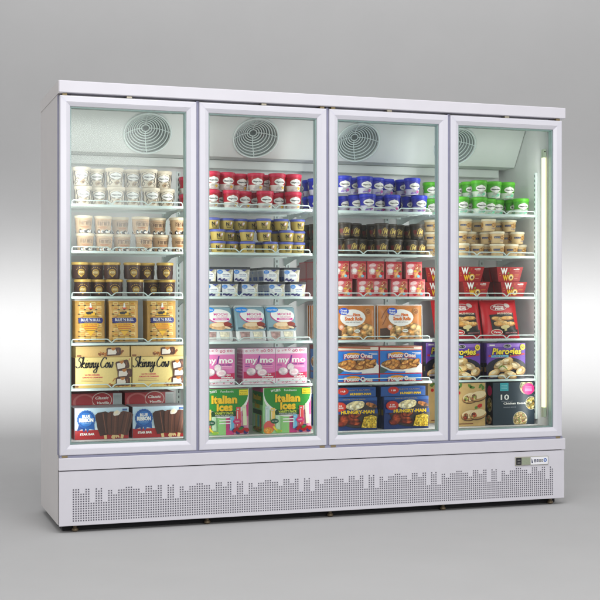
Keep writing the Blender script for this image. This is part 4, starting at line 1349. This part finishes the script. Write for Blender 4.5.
# italian ices cartons (door 2, floor)
def ital_art(m, w, h):
    m.rect(-w/2+.001, w/2-.001, .001, h-.001, M('ital_mint', (172,222,160), .42), 1)
    m.rect(0, w/2-.001, .001, h*.72, M('ital_pinkzone', (226,150,180), .42), 2)
    m.rect(w*.04, w*.2, .001, h*.5, M('ital_magenta', (206,60,130), .42), 3)
    m.rect(-w*.13, w*.04, .001, h*.5, M('ital_green_pale', (150,210,130), .42), 3)
    m.poly([(w*.36,h*.4),(w/2-.001,h*.4),(w/2-.001,h-.001),(w*.44,h-.001)], M('ital_magenta'), 3)
    gr = M('ital_green', (44,140,48), .4)
    n = 22
    for rx, dz, mat_, l in ((.50,0,WHITE,5),(.485,.016,gr,6)):
        pts = [(-w*rx+.001,h-.001)]+[(w*rx*math.cos(PI+PI*k/n), h*.86-dz*-.5-(h*.50-dz)*abs(math.sin(PI*k/n))**1.0) for k in range(n+1)]+[(w*rx-.001,h-.001)]
        m.poly(pts, mat_, l)
    yl = M('ital_yellow', (246,196,40), .4); dk = M('ital_darkgreen', (20,76,36), .4)
    m.text('WYLER\'S', -w*.25, h*.94, .011, WHITE, 8, w=w*.20, bold=.03, rot=.08)
    m.text('Fundtastic', w*.06, h*.945, .010, WHITE, 8, w=w*.26)
    m.text('Italian', w*.004+.001, h*.775-.002, .036, dk, 7, w=w*.52, bold=.06)
    m.text('Italian', w*.004, h*.775, .036, yl, 8, w=w*.52, bold=.05)
    m.text('Ices', w*.01+.001, h*.61-.002, .036, dk, 7, w=w*.32, bold=.06)
    m.text('Ices', w*.01, h*.61, .036, yl, 8, w=w*.32, bold=.05)
    m.rect(-w*.24, w*.24, h*.405, h*.515, dk, 9)
    m.poly([(-w*.24,h*.405),(-w*.20,h*.46),(-w*.24,h*.515),(-w*.27,h*.46)], dk, 10)
    m.text('VARIETY PACK', 0, h*.475, .0105, M('ital_lime', (214,226,80), .4), 11, w=w*.38, bold=.03)
    m.text('FREEZE AND SERVE BARS', 0, h*.428, .006, WHITE, 11, w=w*.36)
    m.rect(w*.30, w*.485, h*.855, h*.975, M('ital_sticker', (236,214,40), .4), 9)
    m.text('Made with', w*.392, h*.935, .006, M('ital_ink', (120,110,20), .4), 10, w=w*.14)
    m.text('Real Juice', w*.392, h*.885, .006, M('ital_ink'), 10, w=w*.15)
    # frozen pops in their tubes
    for x, z0_, z1_, wd, c_, a in ((-.42,.20,.60,.09,(206,226,226),0),(-.31,.16,.56,.085,(246,206,110),.02),(-.20,.10,.40,.085,(196,230,190),-.05),(.15,.10,.40,.085,(110,190,226),.03),(.29,.16,.60,.09,(222,84,84),-.02),(.42,.20,.64,.075,(226,232,190),-.06)):
        mat_ = M('pop_%d_%d_%d' % c_, c_, .3, noise=.06, scale=80)
        dx = a*w
        m.poly([(w*x-w*wd/2,h*z0_),(w*x+w*wd/2,h*z0_),(w*x+w*wd/2+dx*.3,h*z1_),(w*x-w*wd/2+dx*.3,h*z1_)], mat_, 12)
        m.rect(w*x-w*wd*.36+dx*.15, w*x+w*wd*.1+dx*.15, h*(z1_-.06), h*(z1_-.035), M('pop_ink', (200,210,206), .4), 13)
        m.rect(w*x-w*wd*.30, w*x-w*wd*.18, h*(z0_+.04), h*(z1_-.08), M('pop_gleam', (240,244,240), .3), 13)
    m.ell(-w*.27, h*.27, w*.085, h*.055, M('ital_badge', (20,90,60), .4), 15); m.text('FAT FREE', -w*.27, h*.27, .0065, WHITE, 16, w=w*.11)
    m.ell(w*.26, h*.29, w*.085, h*.058, M('ital_badge_p', (206,40,110), .4), 15); m.text('100%', w*.26, h*.29, .0075, WHITE, 16, w=w*.09)
    for k in range(2): m.rect(-w*.1, w*.12, h*(.24+.06*k), h*(.265+.06*k), WHITE, 13)
    # fruit at the foot
    m.ell(-w*.38, h*.15, w*.115, h*.13, M('melon_pink', (228,96,90), .4), 14, .3); m.ell(-w*.40, h*.07, w*.10, h*.07, M('orange_fruit', (240,150,40), .4), 15); m.ell(-w*.40, h*.07, w*.075, h*.05, food('orange_pulp', [(244,176,70),(236,150,40),(250,200,110)], 70, dark=.8), 16)
    m.ribbon([(-w*.30,h*.16),(-w*.24,h*.08),(-w*.17,h*.06),(-w*.12,h*.05)], .010, M('banana', (244,214,60), .4), 15)
    m.ell(-w*.19, h*.045, w*.06, h*.03, M('lime', (150,200,70), .4), 16)
    for j in range(11):
        rd = random.Random(j+40)
        m.ell(w*(.20+.028*j*.9), h*(.05+.11*rd.random()), w*.045, h*.045, M('berry_red') if j % 3 else M('berry_navy'), 14+j, 0, wob=.05, seed=j, n=16)
    m.ell(w*.33, h*.14, w*.05, h*.03, M('leaf_green'), 26, .4)
def ital_side(m, d, h):
    m.rect(.001, d-.001, .001, h-.001, M('ital_mint'), 1)
    m.rect(.001, d-.001, h*.62, h-.001, M('ital_green'), 2)
    m.rect(.001, d-.001, h*.9, h-.001, M('ital_magenta'), 3)
    m.map = lambda u, zz, l, x=m.map(0,0,0)[0]: (x-l*.0005, d-u, zz)
    m.text('Italian', d*.5, h*.78, .026, M('ital_yellow'), 5, w=d*.72, bold=.05)
    m.text('Ices', d*.5, h*.60, .026, M('ital_yellow'), 5, w=d*.46, bold=.05)
    m.rect(d*.1, d*.9, h*.40, h*.50, M('ital_darkgreen'), 4)
    for k, c_ in enumerate(((206,226,226),(246,206,110),(110,190,226),(222,84,84))):
        m.rect(d*(.12+.2*k), d*(.25+.2*k), h*.10, h*.38, M('pop_%d_%d_%d' % c_), 3)
    m.ell(d*.5, h*.07, d*.4, h*.06, food('fruit_mix', [(220,50,60),(240,180,40),(90,160,60),(200,30,60)], 60), 5)
it = carton('frozen_pop_carton', .240, .175, .216, M('ital_card', (140,190,130), .45), ital_art, side=ital_side, mats={'top': M('ital_top', (206,70,130), .42)})
place(it, .783, .14, Zf); reg(it, 'green fruit pop carton', 'frozen pop carton', 'green frozen pop cartons', 1, 5, None)
o = clone(it, 1.094, .14, Zf); reg(o, 'green fruit pop carton', 'frozen pop carton', 'green frozen pop cartons', 1, 5, None)

# potato cartons (door 3, fifth shelf)
def potato_art(m, w, h):
    rim = M('potato_red', (190,34,40), .42); bl = M('potato_blue', (40,120,206), .4)
    m.rect(-w/2+.0005, w/2-.0005, .0005, h-.0005, rim, 1)
    m.rect(-w/2+.004, w/2-.004, h*.235, h*.875, bl, 2)
    m.rect(-w/2+.004, w/2-.004, .003, h*.205, bl, 2)
    m.rect(-w/2+.004, w/2-.004, h*.90, h-.003, M('potato_cream', (232,222,206), .42), 2)
    m.poly([(-w*.49,h*.965),(w*.3,h*.93),(w*.3,h*.975),(-w*.49,h*.985)], M('potato_strip', (170,100,50), .42), 3)
    m.ell(-w*.0, h*.46, w*.475, h*.185, M('plate_white', (240,238,230), .4), 3)
    m.poly([(w*.10,h*.30),(w*.49,h*.48),(w*.49,h*.24),(w*.1,h*.24)], M('plate_white'), 4)
    m.poly([(-w*.49,h*.24),(-w*.40,h*.24),(-w*.30,h*.33),(-w*.49,h*.44)], M('napkin', (70,90,80), .45), 4)
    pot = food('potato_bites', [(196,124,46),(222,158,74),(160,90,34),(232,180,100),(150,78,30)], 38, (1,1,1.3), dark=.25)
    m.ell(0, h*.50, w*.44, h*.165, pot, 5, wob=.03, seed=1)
    for j, (x, zz, a) in enumerate(((-.30,.52,.5),(-.10,.47,.8),(.10,.53,.3),(.28,.46,-.3),(-.22,.40,-.2),(.05,.40,.2),(.34,.56,.5))):
        m.ell(w*x, h*zz, w*.10, h*.062, M('potato_crust', (150,84,30), .4), 6+2*j, a, wob=.03, seed=j)
        m.ell(w*x-.002, h*zz+.002, w*.082, h*.045, food('potato_skin', [(206,138,60),(228,170,90),(190,116,46)], 70, dark=.75), 7+2*j, a, wob=.05, seed=j)
    for zz, l in ((.735,30), (.075,30)):
        m.ell(-w*.12, h*(zz+.05), w*.16, h*.05, M('potato_gold', (232,160,40), .4), l)
        m.text('Potato Ones', -.001, h*zz-.0015, .0215, rim, l+1, w=w*.66, bold=.09, arc=.004)
        m.text('Potato Ones', 0, h*zz, .0205, M('potato_type', (240,226,220), .4), l+2, w=w*.64, bold=.04, arc=.004)
        if zz > .5:
            m.text('OVEN BAKED', 0, h*.645, .0085, M('potato_type'), l, w=w*.25, bold=.03)
            m.rect(-w*.14, w*.14, h*.615, h*.675, M('potato_slate', (90,96,106), .45), 29)
    m.rect(w*.26, w*.46, h*.80, h*.815, WHITE, 4); m.rect(w*.32, w*.46, h*.765, h*.78, WHITE, 4)
pc = carton('potato_carton', .2285, .12, .172, M('potato_card', (150,40,44), .45), potato_art, side=lambda m, d, h: (m.rect(.003, d-.003, h*.235, h*.875, M('potato_blue'), 1), m.rect(.003, d-.003, .003, h*.205, M('potato_blue'), 1), m.ell(d*.5, h*.5, d*.4, h*.17, M('plate_white'), 2), m.ell(d*.5, h*.51, d*.36, h*.14, M('potato_bites'), 3)), mats={'top': M('potato_top', (210,180,150), .45)})
place(pc, 1.459, .163, z[4]+.0006); reg(pc, 'bright blue potato carton', 'potato carton', 'bright blue potato cartons', 2, 4, None)
for Y in (.286, .409):
    o = clone(pc, 1.459, Y, z[4]+.0006); reg(o, 'half-hidden blue potato carton', 'potato carton', 'bright blue potato cartons', 2, 4, None)
o = clone(pc, 1.689, .163, z[4]+.0006); reg(o, 'bright blue potato carton', 'potato carton', 'bright blue potato cartons', 2, 4, None)

# hearty dinner cartons (door 3, floor)
def hm_art(m, w, h):
    nv = M('dinner_navy', (24,52,112), .4)
    m.rect(-w/2+.001, w/2-.001, .001, h-.001, nv, 1)
    m.rect(-w/2+.001, w/2-.001, h*.90, h-.001, M('dinner_blue', (40,84,150), .4), 2)
    m.text('HOME-STYLE MEAL', 0, h*.945, .006, M('dinner_gold_dim', (190,160,60), .4), 3, w=w*.5)
    m.ell(w*.08, h*.46, w*.45, h*.40, M('dinner_plate', (40,42,50), .4), 2); m.ell(w*.08, h*.46, w*.42, h*.37, M('dinner_tray', (66,60,58), .4), 3)
    m.ell(w*.02, h*.76, w*.20, h*.14, food('mash', [(240,228,180),(228,210,150),(248,240,206)], 60, dark=.7), 6, .1, wob=.05, seed=1)
    m.ell(w*.37, h*.76, w*.12, h*.07, food('bread', [(196,130,70),(170,100,50),(214,156,96)], 50), 6, -.3, wob=.06, seed=4)
    wg = food('wings', [(150,50,24),(186,80,36),(120,36,20),(206,110,56)], 34, (1,1,1.2), dark=.3)
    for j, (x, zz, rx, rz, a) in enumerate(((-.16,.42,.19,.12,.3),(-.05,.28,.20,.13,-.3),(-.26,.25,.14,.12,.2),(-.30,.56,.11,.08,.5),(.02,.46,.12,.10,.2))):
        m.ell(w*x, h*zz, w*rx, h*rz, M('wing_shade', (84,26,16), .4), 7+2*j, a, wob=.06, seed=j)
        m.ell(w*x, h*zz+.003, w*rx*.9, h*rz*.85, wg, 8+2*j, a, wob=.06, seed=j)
    m.poly([(w*.14,h*.08),(w*.47,h*.06),(w*.48,h*.40),(w*.36,h*.46),(w*.2,h*.40)], food('corn', [(232,196,50),(210,166,30),(246,220,90)], 110, dark=.45), 18)
    m.rect(-w/2+.001, w/2-.001, h*.505, h*.625, M('dinner_band', (30,66,140), .4), 19)
    m.text('HUNGRY-MAN', w*.06+.0008, h*.565-.0008, .0165, BLACK, 20, w=w*.74, bold=.08)
    m.text('HUNGRY-MAN', w*.06, h*.565, .016, M('dinner_gold', (238,196,40), .4), 21, w=w*.73, bold=.06)
    m.ell(-w*.33, h*.73, w*.14, h*.145, M('dinner_red', (190,44,34), .4), 20); m.ell(-w*.33, h*.73, w*.125, h*.13, M('dinner_red_in', (206,60,44), .4), 21)
    m.text('1 LB', -w*.33, h*.76, .0075, WHITE, 22, w=w*.1, bold=.03); m.text('OF FOOD', -w*.33, h*.695, .007, WHITE, 22, w=w*.16, bold=.03)
hmS = lambda m, d, h: (m.rect(.001, d-.001, .001, h-.001, M('dinner_side', (48,66,110), .42), 1), m.rect(.006, d-.006, h*.42, h*.6, M('dinner_side_gold', (150,130,60), .42), 2))
hm = carton('dinner_carton', .238, .036, .158, M('dinner_card', (34,56,104), .45), hm_art, side=hmS, mats={'top': M('dinner_top', (60,90,140), .42)})
def hmf_art(m, w, h):
    m.rect(-w/2+.001, w/2-.001, .001, h-.001, M('dinner_blue'), 1)
    m.rect(-w*.18, w*.46, h*.66, h*.84, M('dinner_band'), 2)
    m.text('SELECTS CLASSIC', w*.12, h*.73, .006, M('dinner_gold_dim'), 3, w=w*.5)
    m.text('HUNGRY-MAN', w*.16, h*.32, .010, M('dinner_gold'), 3, w=w*.46, bold=.05)
    m.ell(-w*.22, h*.62, w*.12, h*.36, M('dinner_red'), 3); m.text('1 LB', -w*.22, h*.62, .008, WHITE, 4, w=w*.1, bold=.03)
hmf = carton('dinner_carton', .238, .115, .048, M('dinner_card'), hmf_art, side=lambda m, d, h: m.rect(.001, d-.001, .001, h-.001, M('dinner_side'), 1))
first = True
for k, X in enumerate((1.437, 1.711)):
    for s in range(3):
        if k == 0 and s == 2: continue
        Y = (.146, .43)[s] if k == 0 else .146+s*.038
        o = place(hm, X, Y, Zf) if first else clone(hm, X, Y, Zf)
        first = False
        reg(o, ['front', 'middle', 'rear'][s]+' upright navy dinner carton', 'dinner carton', 'navy dinner cartons', 2, 5, ['first stack', 'last stack'][k])
    if k == 0:
        o = place(hmf, X-.004, .152, Zf+.1592)
    else:
        o = clone(hmf, X-.014, .152, Zf+.1592)
    reg(o, 'navy dinner carton lying flat on top', 'dinner carton', 'navy dinner cartons', 2, 5, ['first stack', 'last stack'][k])

# pierogi cartons (door 4, fifth shelf)
def pier_art(m, w, h):
    pu = M('pierogi_purple', (106,64,170), .4)
    m.rect(-w/2+.001, w/2-.001, .001, h-.001, pu, 1)
    m.rect(-w/2+.001, w/2-.001, h*.90, h-.001, M('pierogi_lilac', (150,110,200), .4), 2)
    bk = M('pierogi_black', (26,24,40), .35)
    m.ell(0, h*.30, w*.53, h*.31, bk, 2)
    m.rect(-w/2+.001, w/2-.001, .001, h*.22, bk, 3)
    dump = food('dumplings', [(236,206,150),(222,184,116),(244,222,176),(210,164,96)], 20, (1,1,1.1), dark=.55)
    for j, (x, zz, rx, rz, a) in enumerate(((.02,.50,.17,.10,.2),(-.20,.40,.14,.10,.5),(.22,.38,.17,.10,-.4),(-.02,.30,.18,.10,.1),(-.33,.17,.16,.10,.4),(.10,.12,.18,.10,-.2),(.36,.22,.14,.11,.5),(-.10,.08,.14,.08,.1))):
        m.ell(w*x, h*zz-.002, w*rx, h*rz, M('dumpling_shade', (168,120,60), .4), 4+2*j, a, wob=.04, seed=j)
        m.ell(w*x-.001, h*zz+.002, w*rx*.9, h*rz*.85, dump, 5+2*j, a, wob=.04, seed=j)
        m.ell(w*(x-.02), h*(zz+.02), w*rx*.4, h*rz*.35, M('dumpling_light', (248,230,190), .4), 6+2*j, a, wob=.04, seed=j)
    for j in range(5):
        m.ribbon([(-w*.24+j*.007,h*.28+j*.004),(-w*.18+j*.006,h*.36),(-w*.12+j*.008,h*.40-j*.008)], .0026, M('chive', (110,150,50), .4), 22)
    m.ribbon([(-w*.47,h*.655),(-w*.2,h*.615),(w*.1,h*.645),(w*.47,h*.70)], .016, M('pierogi_red', (180,36,60), .4), 8)
    m.rect(-w*.40, w*.05, h*.605, h*.665, M('pierogi_sky', (130,200,230), .4), 9); m.text('Cheddar & Potato', -w*.18, h*.635, .0065, bk, 10, w=w*.40)
    yl = M('pierogi_yellow', (246,220,60), .4)
    m.text('Pierogies', 0.001, h*.785-.002, .033, bk, 11, w=w*.78, shear=.15, bold=.06)
    m.text('Pierogies', 0, h*.785, .032, yl, 12, w=w*.76, shear=.15, bold=.03)
    m.ell(w*.02, h*.92, w*.10, h*.055, WHITE, 10); m.ell(w*.02, h*.92, w*.088, h*.046, bk, 11); m.text("Mrs. T's", w*.02, h*.92, .0062, WHITE, 12, w=w*.13)
    m.ell(w*.42, h*.89, w*.065, h*.085, yl, 10); m.ell(w*.42, h*.895, w*.03, h*.035, bk, 11); m.ell(w*.42, h*.90, w*.018, h*.02, yl, 12)
    m.rect(-w*.44, -w*.30, h*.93, h*.965, WHITE, 4)
    m.rect(-w*.44, -w*.26, h*.055, h*.115, M('pierogi_tag', (206,200,206), .4), 22)
pi_ = carton('pierogi_carton', .216, .036, .180, M('pierogi_card', (84,52,140), .45), pier_art, side=lambda m, d, h: (m.rect(.001, d-.001, .001, h*.45, M('pierogi_black'), 1), m.rect(.001, d-.001, h*.45, h-.001, M('pierogi_side', (96,60,150), .42), 1), m.rect(.008, d-.008, h*.2, h*.33, M('pierogi_side_tan', (190,150,90), .42), 2)), mats={'top': M('pierogi_top', (120,84,180), .42)})
first = True
for k, X in enumerate((2.012, 2.266)):
    for s in range(6 if k == 0 else 4):
        Y = (.16, .1985, .34, .3785, .417, .4555)[s] if k == 0 else .16+s*.0385
        o = place(pi_, X, Y, z[4]+.0006) if first else clone(pi_, X, Y, z[4]+.0006)
        first = False
        reg(o, ['front', 'second', 'third', 'fourth', 'fifth', 'rearmost'][s]+' purple dumpling carton', 'dumpling carton', 'purple dumpling cartons', 3, 4, ['first stack', 'last stack'][k])

# entree carton and wrap carton (door 4, floor)
def wrap_art(m, w, h):
    m.rect(-w/2+.001, w/2-.001, .001, h-.001, M('wrap_board', (206,172,112), .45, noise=.1, scale=30), 1)
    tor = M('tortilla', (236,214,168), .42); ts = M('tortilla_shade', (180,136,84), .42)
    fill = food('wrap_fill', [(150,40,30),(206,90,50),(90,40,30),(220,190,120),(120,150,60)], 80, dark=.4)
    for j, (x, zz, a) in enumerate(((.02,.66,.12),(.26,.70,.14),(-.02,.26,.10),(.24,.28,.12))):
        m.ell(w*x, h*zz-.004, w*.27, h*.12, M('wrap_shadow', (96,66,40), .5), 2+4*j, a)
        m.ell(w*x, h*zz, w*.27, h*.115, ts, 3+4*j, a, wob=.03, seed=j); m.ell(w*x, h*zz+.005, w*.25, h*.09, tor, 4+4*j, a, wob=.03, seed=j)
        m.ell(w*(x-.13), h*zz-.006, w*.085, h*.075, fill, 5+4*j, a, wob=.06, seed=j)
    for j, (x, zz) in enumerate(((-.38,.90),(-.30,.95),(.0,.93),(.08,.90),(.34,.93),(.42,.89))): m.ell(w*x, h*zz, w*.07, h*.035, M('herb', (90,130,50), .45), 3, j, wob=.15, seed=j)
    m.ell(-w*.36, h*.78, w*.05, h*.04, M('tomato', (196,40,34), .4), 4); m.ell(w*.32, h*.47, w*.08, h*.045, M('tomato'), 4, .3, wob=.08, seed=1); m.ell(w*.20, h*.43, w*.05, h*.03, M('herb'), 4, .4)
    m.rect(-w*.40, w*.1, h*.05, h*.07, M('wrap_ink', (120,60,40), .45), 4)
wr = carton('wrap_carton', .172, .07, .215, M('wrap_card', (190,154,100), .45), wrap_art)
place(wr, 2.056, .148, Zf); reg(wr, 'beige wrap carton with two pictured burritos', 'wrap carton', 'cartons on the cabinet floor', 3, 5, None)
for k, Y in enumerate((.36, .434)):
    o = clone(wr, 2.010, Y, Zf); reg(o, 'half-hidden beige carton', 'wrap carton', 'cartons on the cabinet floor', 3, 5, None)
def ent_art(m, w, h):
    m.rect(-w/2+.001, w/2-.001, .001, h-.001, M('entree_navy', (38,54,66), .42), 1)
    tq = M('entree_teal', (58,166,178), .4); pk = M('entree_pink', (222,36,120), .4)
    m.rect(-w*.33, -w*.13, h*.80, h*.985, tq, 3)
    for k in range(3): m.rect(-w*.30, -w*.16, h*(.85+.035*k), h*(.862+.035*k), M('teal_dim', (150,210,214), .4), 4)
    m.text('10', -w*.215, h*.655, .027, WHITE, 4, w=w*.20, bold=.02)
    m.text('Grilled & Steamed', -w*.17, h*.56, .0055, M('entree_grey', (170,176,184), .45), 4, w=w*.26)
    m.text('Chicken Entrées', w*.05, h*.505, .0105, WHITE, 4, w=w*.60, bold=.03)
    m.text('SINGLE SERVE', -w*.10, h*.415, .0055, M('entree_grey'), 4, w=w*.30)
    salad = food('entree_salad', [(200,90,70),(226,196,150),(110,140,60),(236,220,180),(170,60,50)], 90, dark=.4)
    pasta = food('entree_pasta', [(226,206,150),(200,170,110),(120,140,70),(206,110,70),(240,226,186)], 100, dark=.45)
    veg = food('entree_veg', [(226,190,90),(90,120,50),(236,220,160),(60,80,40),(200,150,60)], 80, dark=.35)
    for x, zz, rr, mm in ((.30,.89,.135,salad),(.42,.50,.118,veg),(.15,.12,.145,pasta)):
        pts_l = lambda s: [(w*x+rr*w*1.2*s*math.cos(2*PI*k/40), h*zz+rr*w*1.2*s*math.sin(2*PI*k/40)) for k in range(40)]
        clip = lambda pts: [(min(max(a, -w/2+.001), w/2-.001), min(max(b, .001), h-.001)) for a, b in pts]
        m.poly(clip(pts_l(1.0)), M('bowl_rim', (190,186,170), .4), 3); m.poly(clip(pts_l(.93)), mm, 4)
    m.ell(w*.345, h*.835, w*.145, h*.135, pk, 6)
    for k in range(4): m.rect(w*(.26), w*(.43), h*(.785+.03*k), h*(.797+.03*k), M('pink_dim', (244,150,190), .4), 7)
def ent_side(m, d, h):
    m.rect(.001, d-.001, .001, h-.001, M('entree_side', (30,34,44), .45), 1)
    veg = M('entree_veg')
    m.ell(d*.45, h*.80, d*.34, h*.12, M('entree_pink'), 2); m.ell(d*.45, h*.47, d*.36, h*.17, M('bowl_rim'), 2); m.ell(d*.45, h*.47, d*.32, h*.15, veg, 3); m.ell(d*.55, h*.12, d*.4, h*.11, M('entree_salad'), 2)
_mats.setdefault('entree_veg', food('entree_veg', [(226,190,90),(90,120,50),(236,220,160),(60,80,40),(200,150,60)], 80, dark=.35))
_mats.setdefault('entree_salad', food('entree_salad', [(200,90,70),(226,196,150),(110,140,60),(236,220,180),(170,60,50)], 90, dark=.4))
en = carton('entree_carton', .236, .072, .215, M('entree_card', (34,40,52), .45), ent_art, side=ent_side)
place(en, 2.302, .148, Zf); reg(en, 'dark navy carton with white number ten', 'entree carton', 'cartons on the cabinet floor', 3, 5, None)

# ------------------------------------------------------------------ labels: every product is told apart by its place in its row
from collections import defaultdict
byrow = defaultdict(list)
for it_ in items:
    byrow[(it_[4], it_[5], it_[6], it_[1])].append(it_)
for (dr, sh, row, desc), lst in byrow.items():
    lst.sort(key=lambda e: to_px(e[0].location.x, e[0].location.y))
    for k, (o, d_, cat, grp, _, _, _) in enumerate(lst):
        if row and 'stack' in row:
            where = f"{row} on {SHELVES[sh]} behind {DOORS[dr]}"
            lab = f"{d_}, {where}"
        else:
            pos = '' if len(lst) == 1 else f", {ORD[k]} from left"
            r = '' if not row else f" in {row}"
            lab = f"{d_}{pos}{r}, {SHELVES[sh]}, {DOORS[dr]}"
        o['label'] = lab
        o['category'] = cat
        o['group'] = grp

# ================================================================== CAMERA, LIGHT, RENDER
cd = bpy.data.cameras.new('camera')
cam = bpy.data.objects.new('camera', cd)
COL.objects.link(cam)
cam.location = CAM
cam.rotation_euler = (PI/2, 0, -YAW)
cd.sensor_width = 36
cd.lens = F_PX/600*36
cd.clip_end = 100
S.camera = cam

w = bpy.data.worlds.new('World'); S.world = w
w.use_nodes = True
bg = w.node_tree.nodes['Background']
bg.inputs['Color'].default_value = (1, .99, 1, 1)
bg.inputs['Strength'].default_value = .75

def area(name, loc, target, sx, sy, power, color=(1,1,1), spread=None):
    l = bpy.data.lights.new(name, 'AREA')
    l.shape = 'RECTANGLE'; l.size = sx; l.size_y = sy; l.energy = power; l.color = color
    if spread: l.spread = spread
    o = bpy.data.objects.new(name, l)
    COL.objects.link(o)
    o.location = loc
    d = Vector(target)-Vector(loc)
    o.rotation_euler = d.to_track_quat('-Z', 'Y').to_euler()
    return o
# overhead softbox in front, tall strip softbox that mirrors in the first door, unseen low strip added for the backdrop glow
area('overhead_softbox', (.5, -2.9, 5.2), (1.2, .2, .4), 3.5, 2.6, 165)
area('tall_softbox', (1.14, -5.5, 2.02), (.6, 0, 1.2), .80, 1.1, 48, (1, .99, .97))
p = CG+FV*8.15+Vector((0,0,.84))
area('added_backdrop_fill', p, p+FV, 12, .10, 70, spread=math.radians(128))
p = CG+FV*7.9+Vector((0,0,4.1))
area('added_backdrop_top_fill', p, p+FV, 12, .3, 42)  # unseen high strip added to lighten the backdrop's top
# lamp strips of the cabinet itself, on the rear of the mullions, facing the food
for i, x in enumerate((.085, .63, 1.2555, 1.881, 2.405)):
    for sgn in (-1, 1):
        if (i == 0 and sgn < 0) or (i == 4 and sgn > 0): continue
        area('cabinet_lamp', (x+sgn*.012, .094, 1.10), (x+sgn*(.5 if 0 < i < 4 else .30), .6, 1.10), .02, 1.36, 1.55 if 0 < i < 4 else .95, (1, 1, .97))

S.render.engine = 'CYCLES'
S.cycles.use_denoising = True
try: S.cycles.denoiser = 'OPENIMAGEDENOISE'
except Exception: pass
S.cycles.max_bounces = 8
S.cycles.diffuse_bounces = 6
S.cycles.transparent_max_bounces = 12
S.cycles.sample_clamp_indirect = 4
S.view_settings.view_transform = 'Standard'
S.view_settings.look = 'None'
S.view_settings.exposure = 0
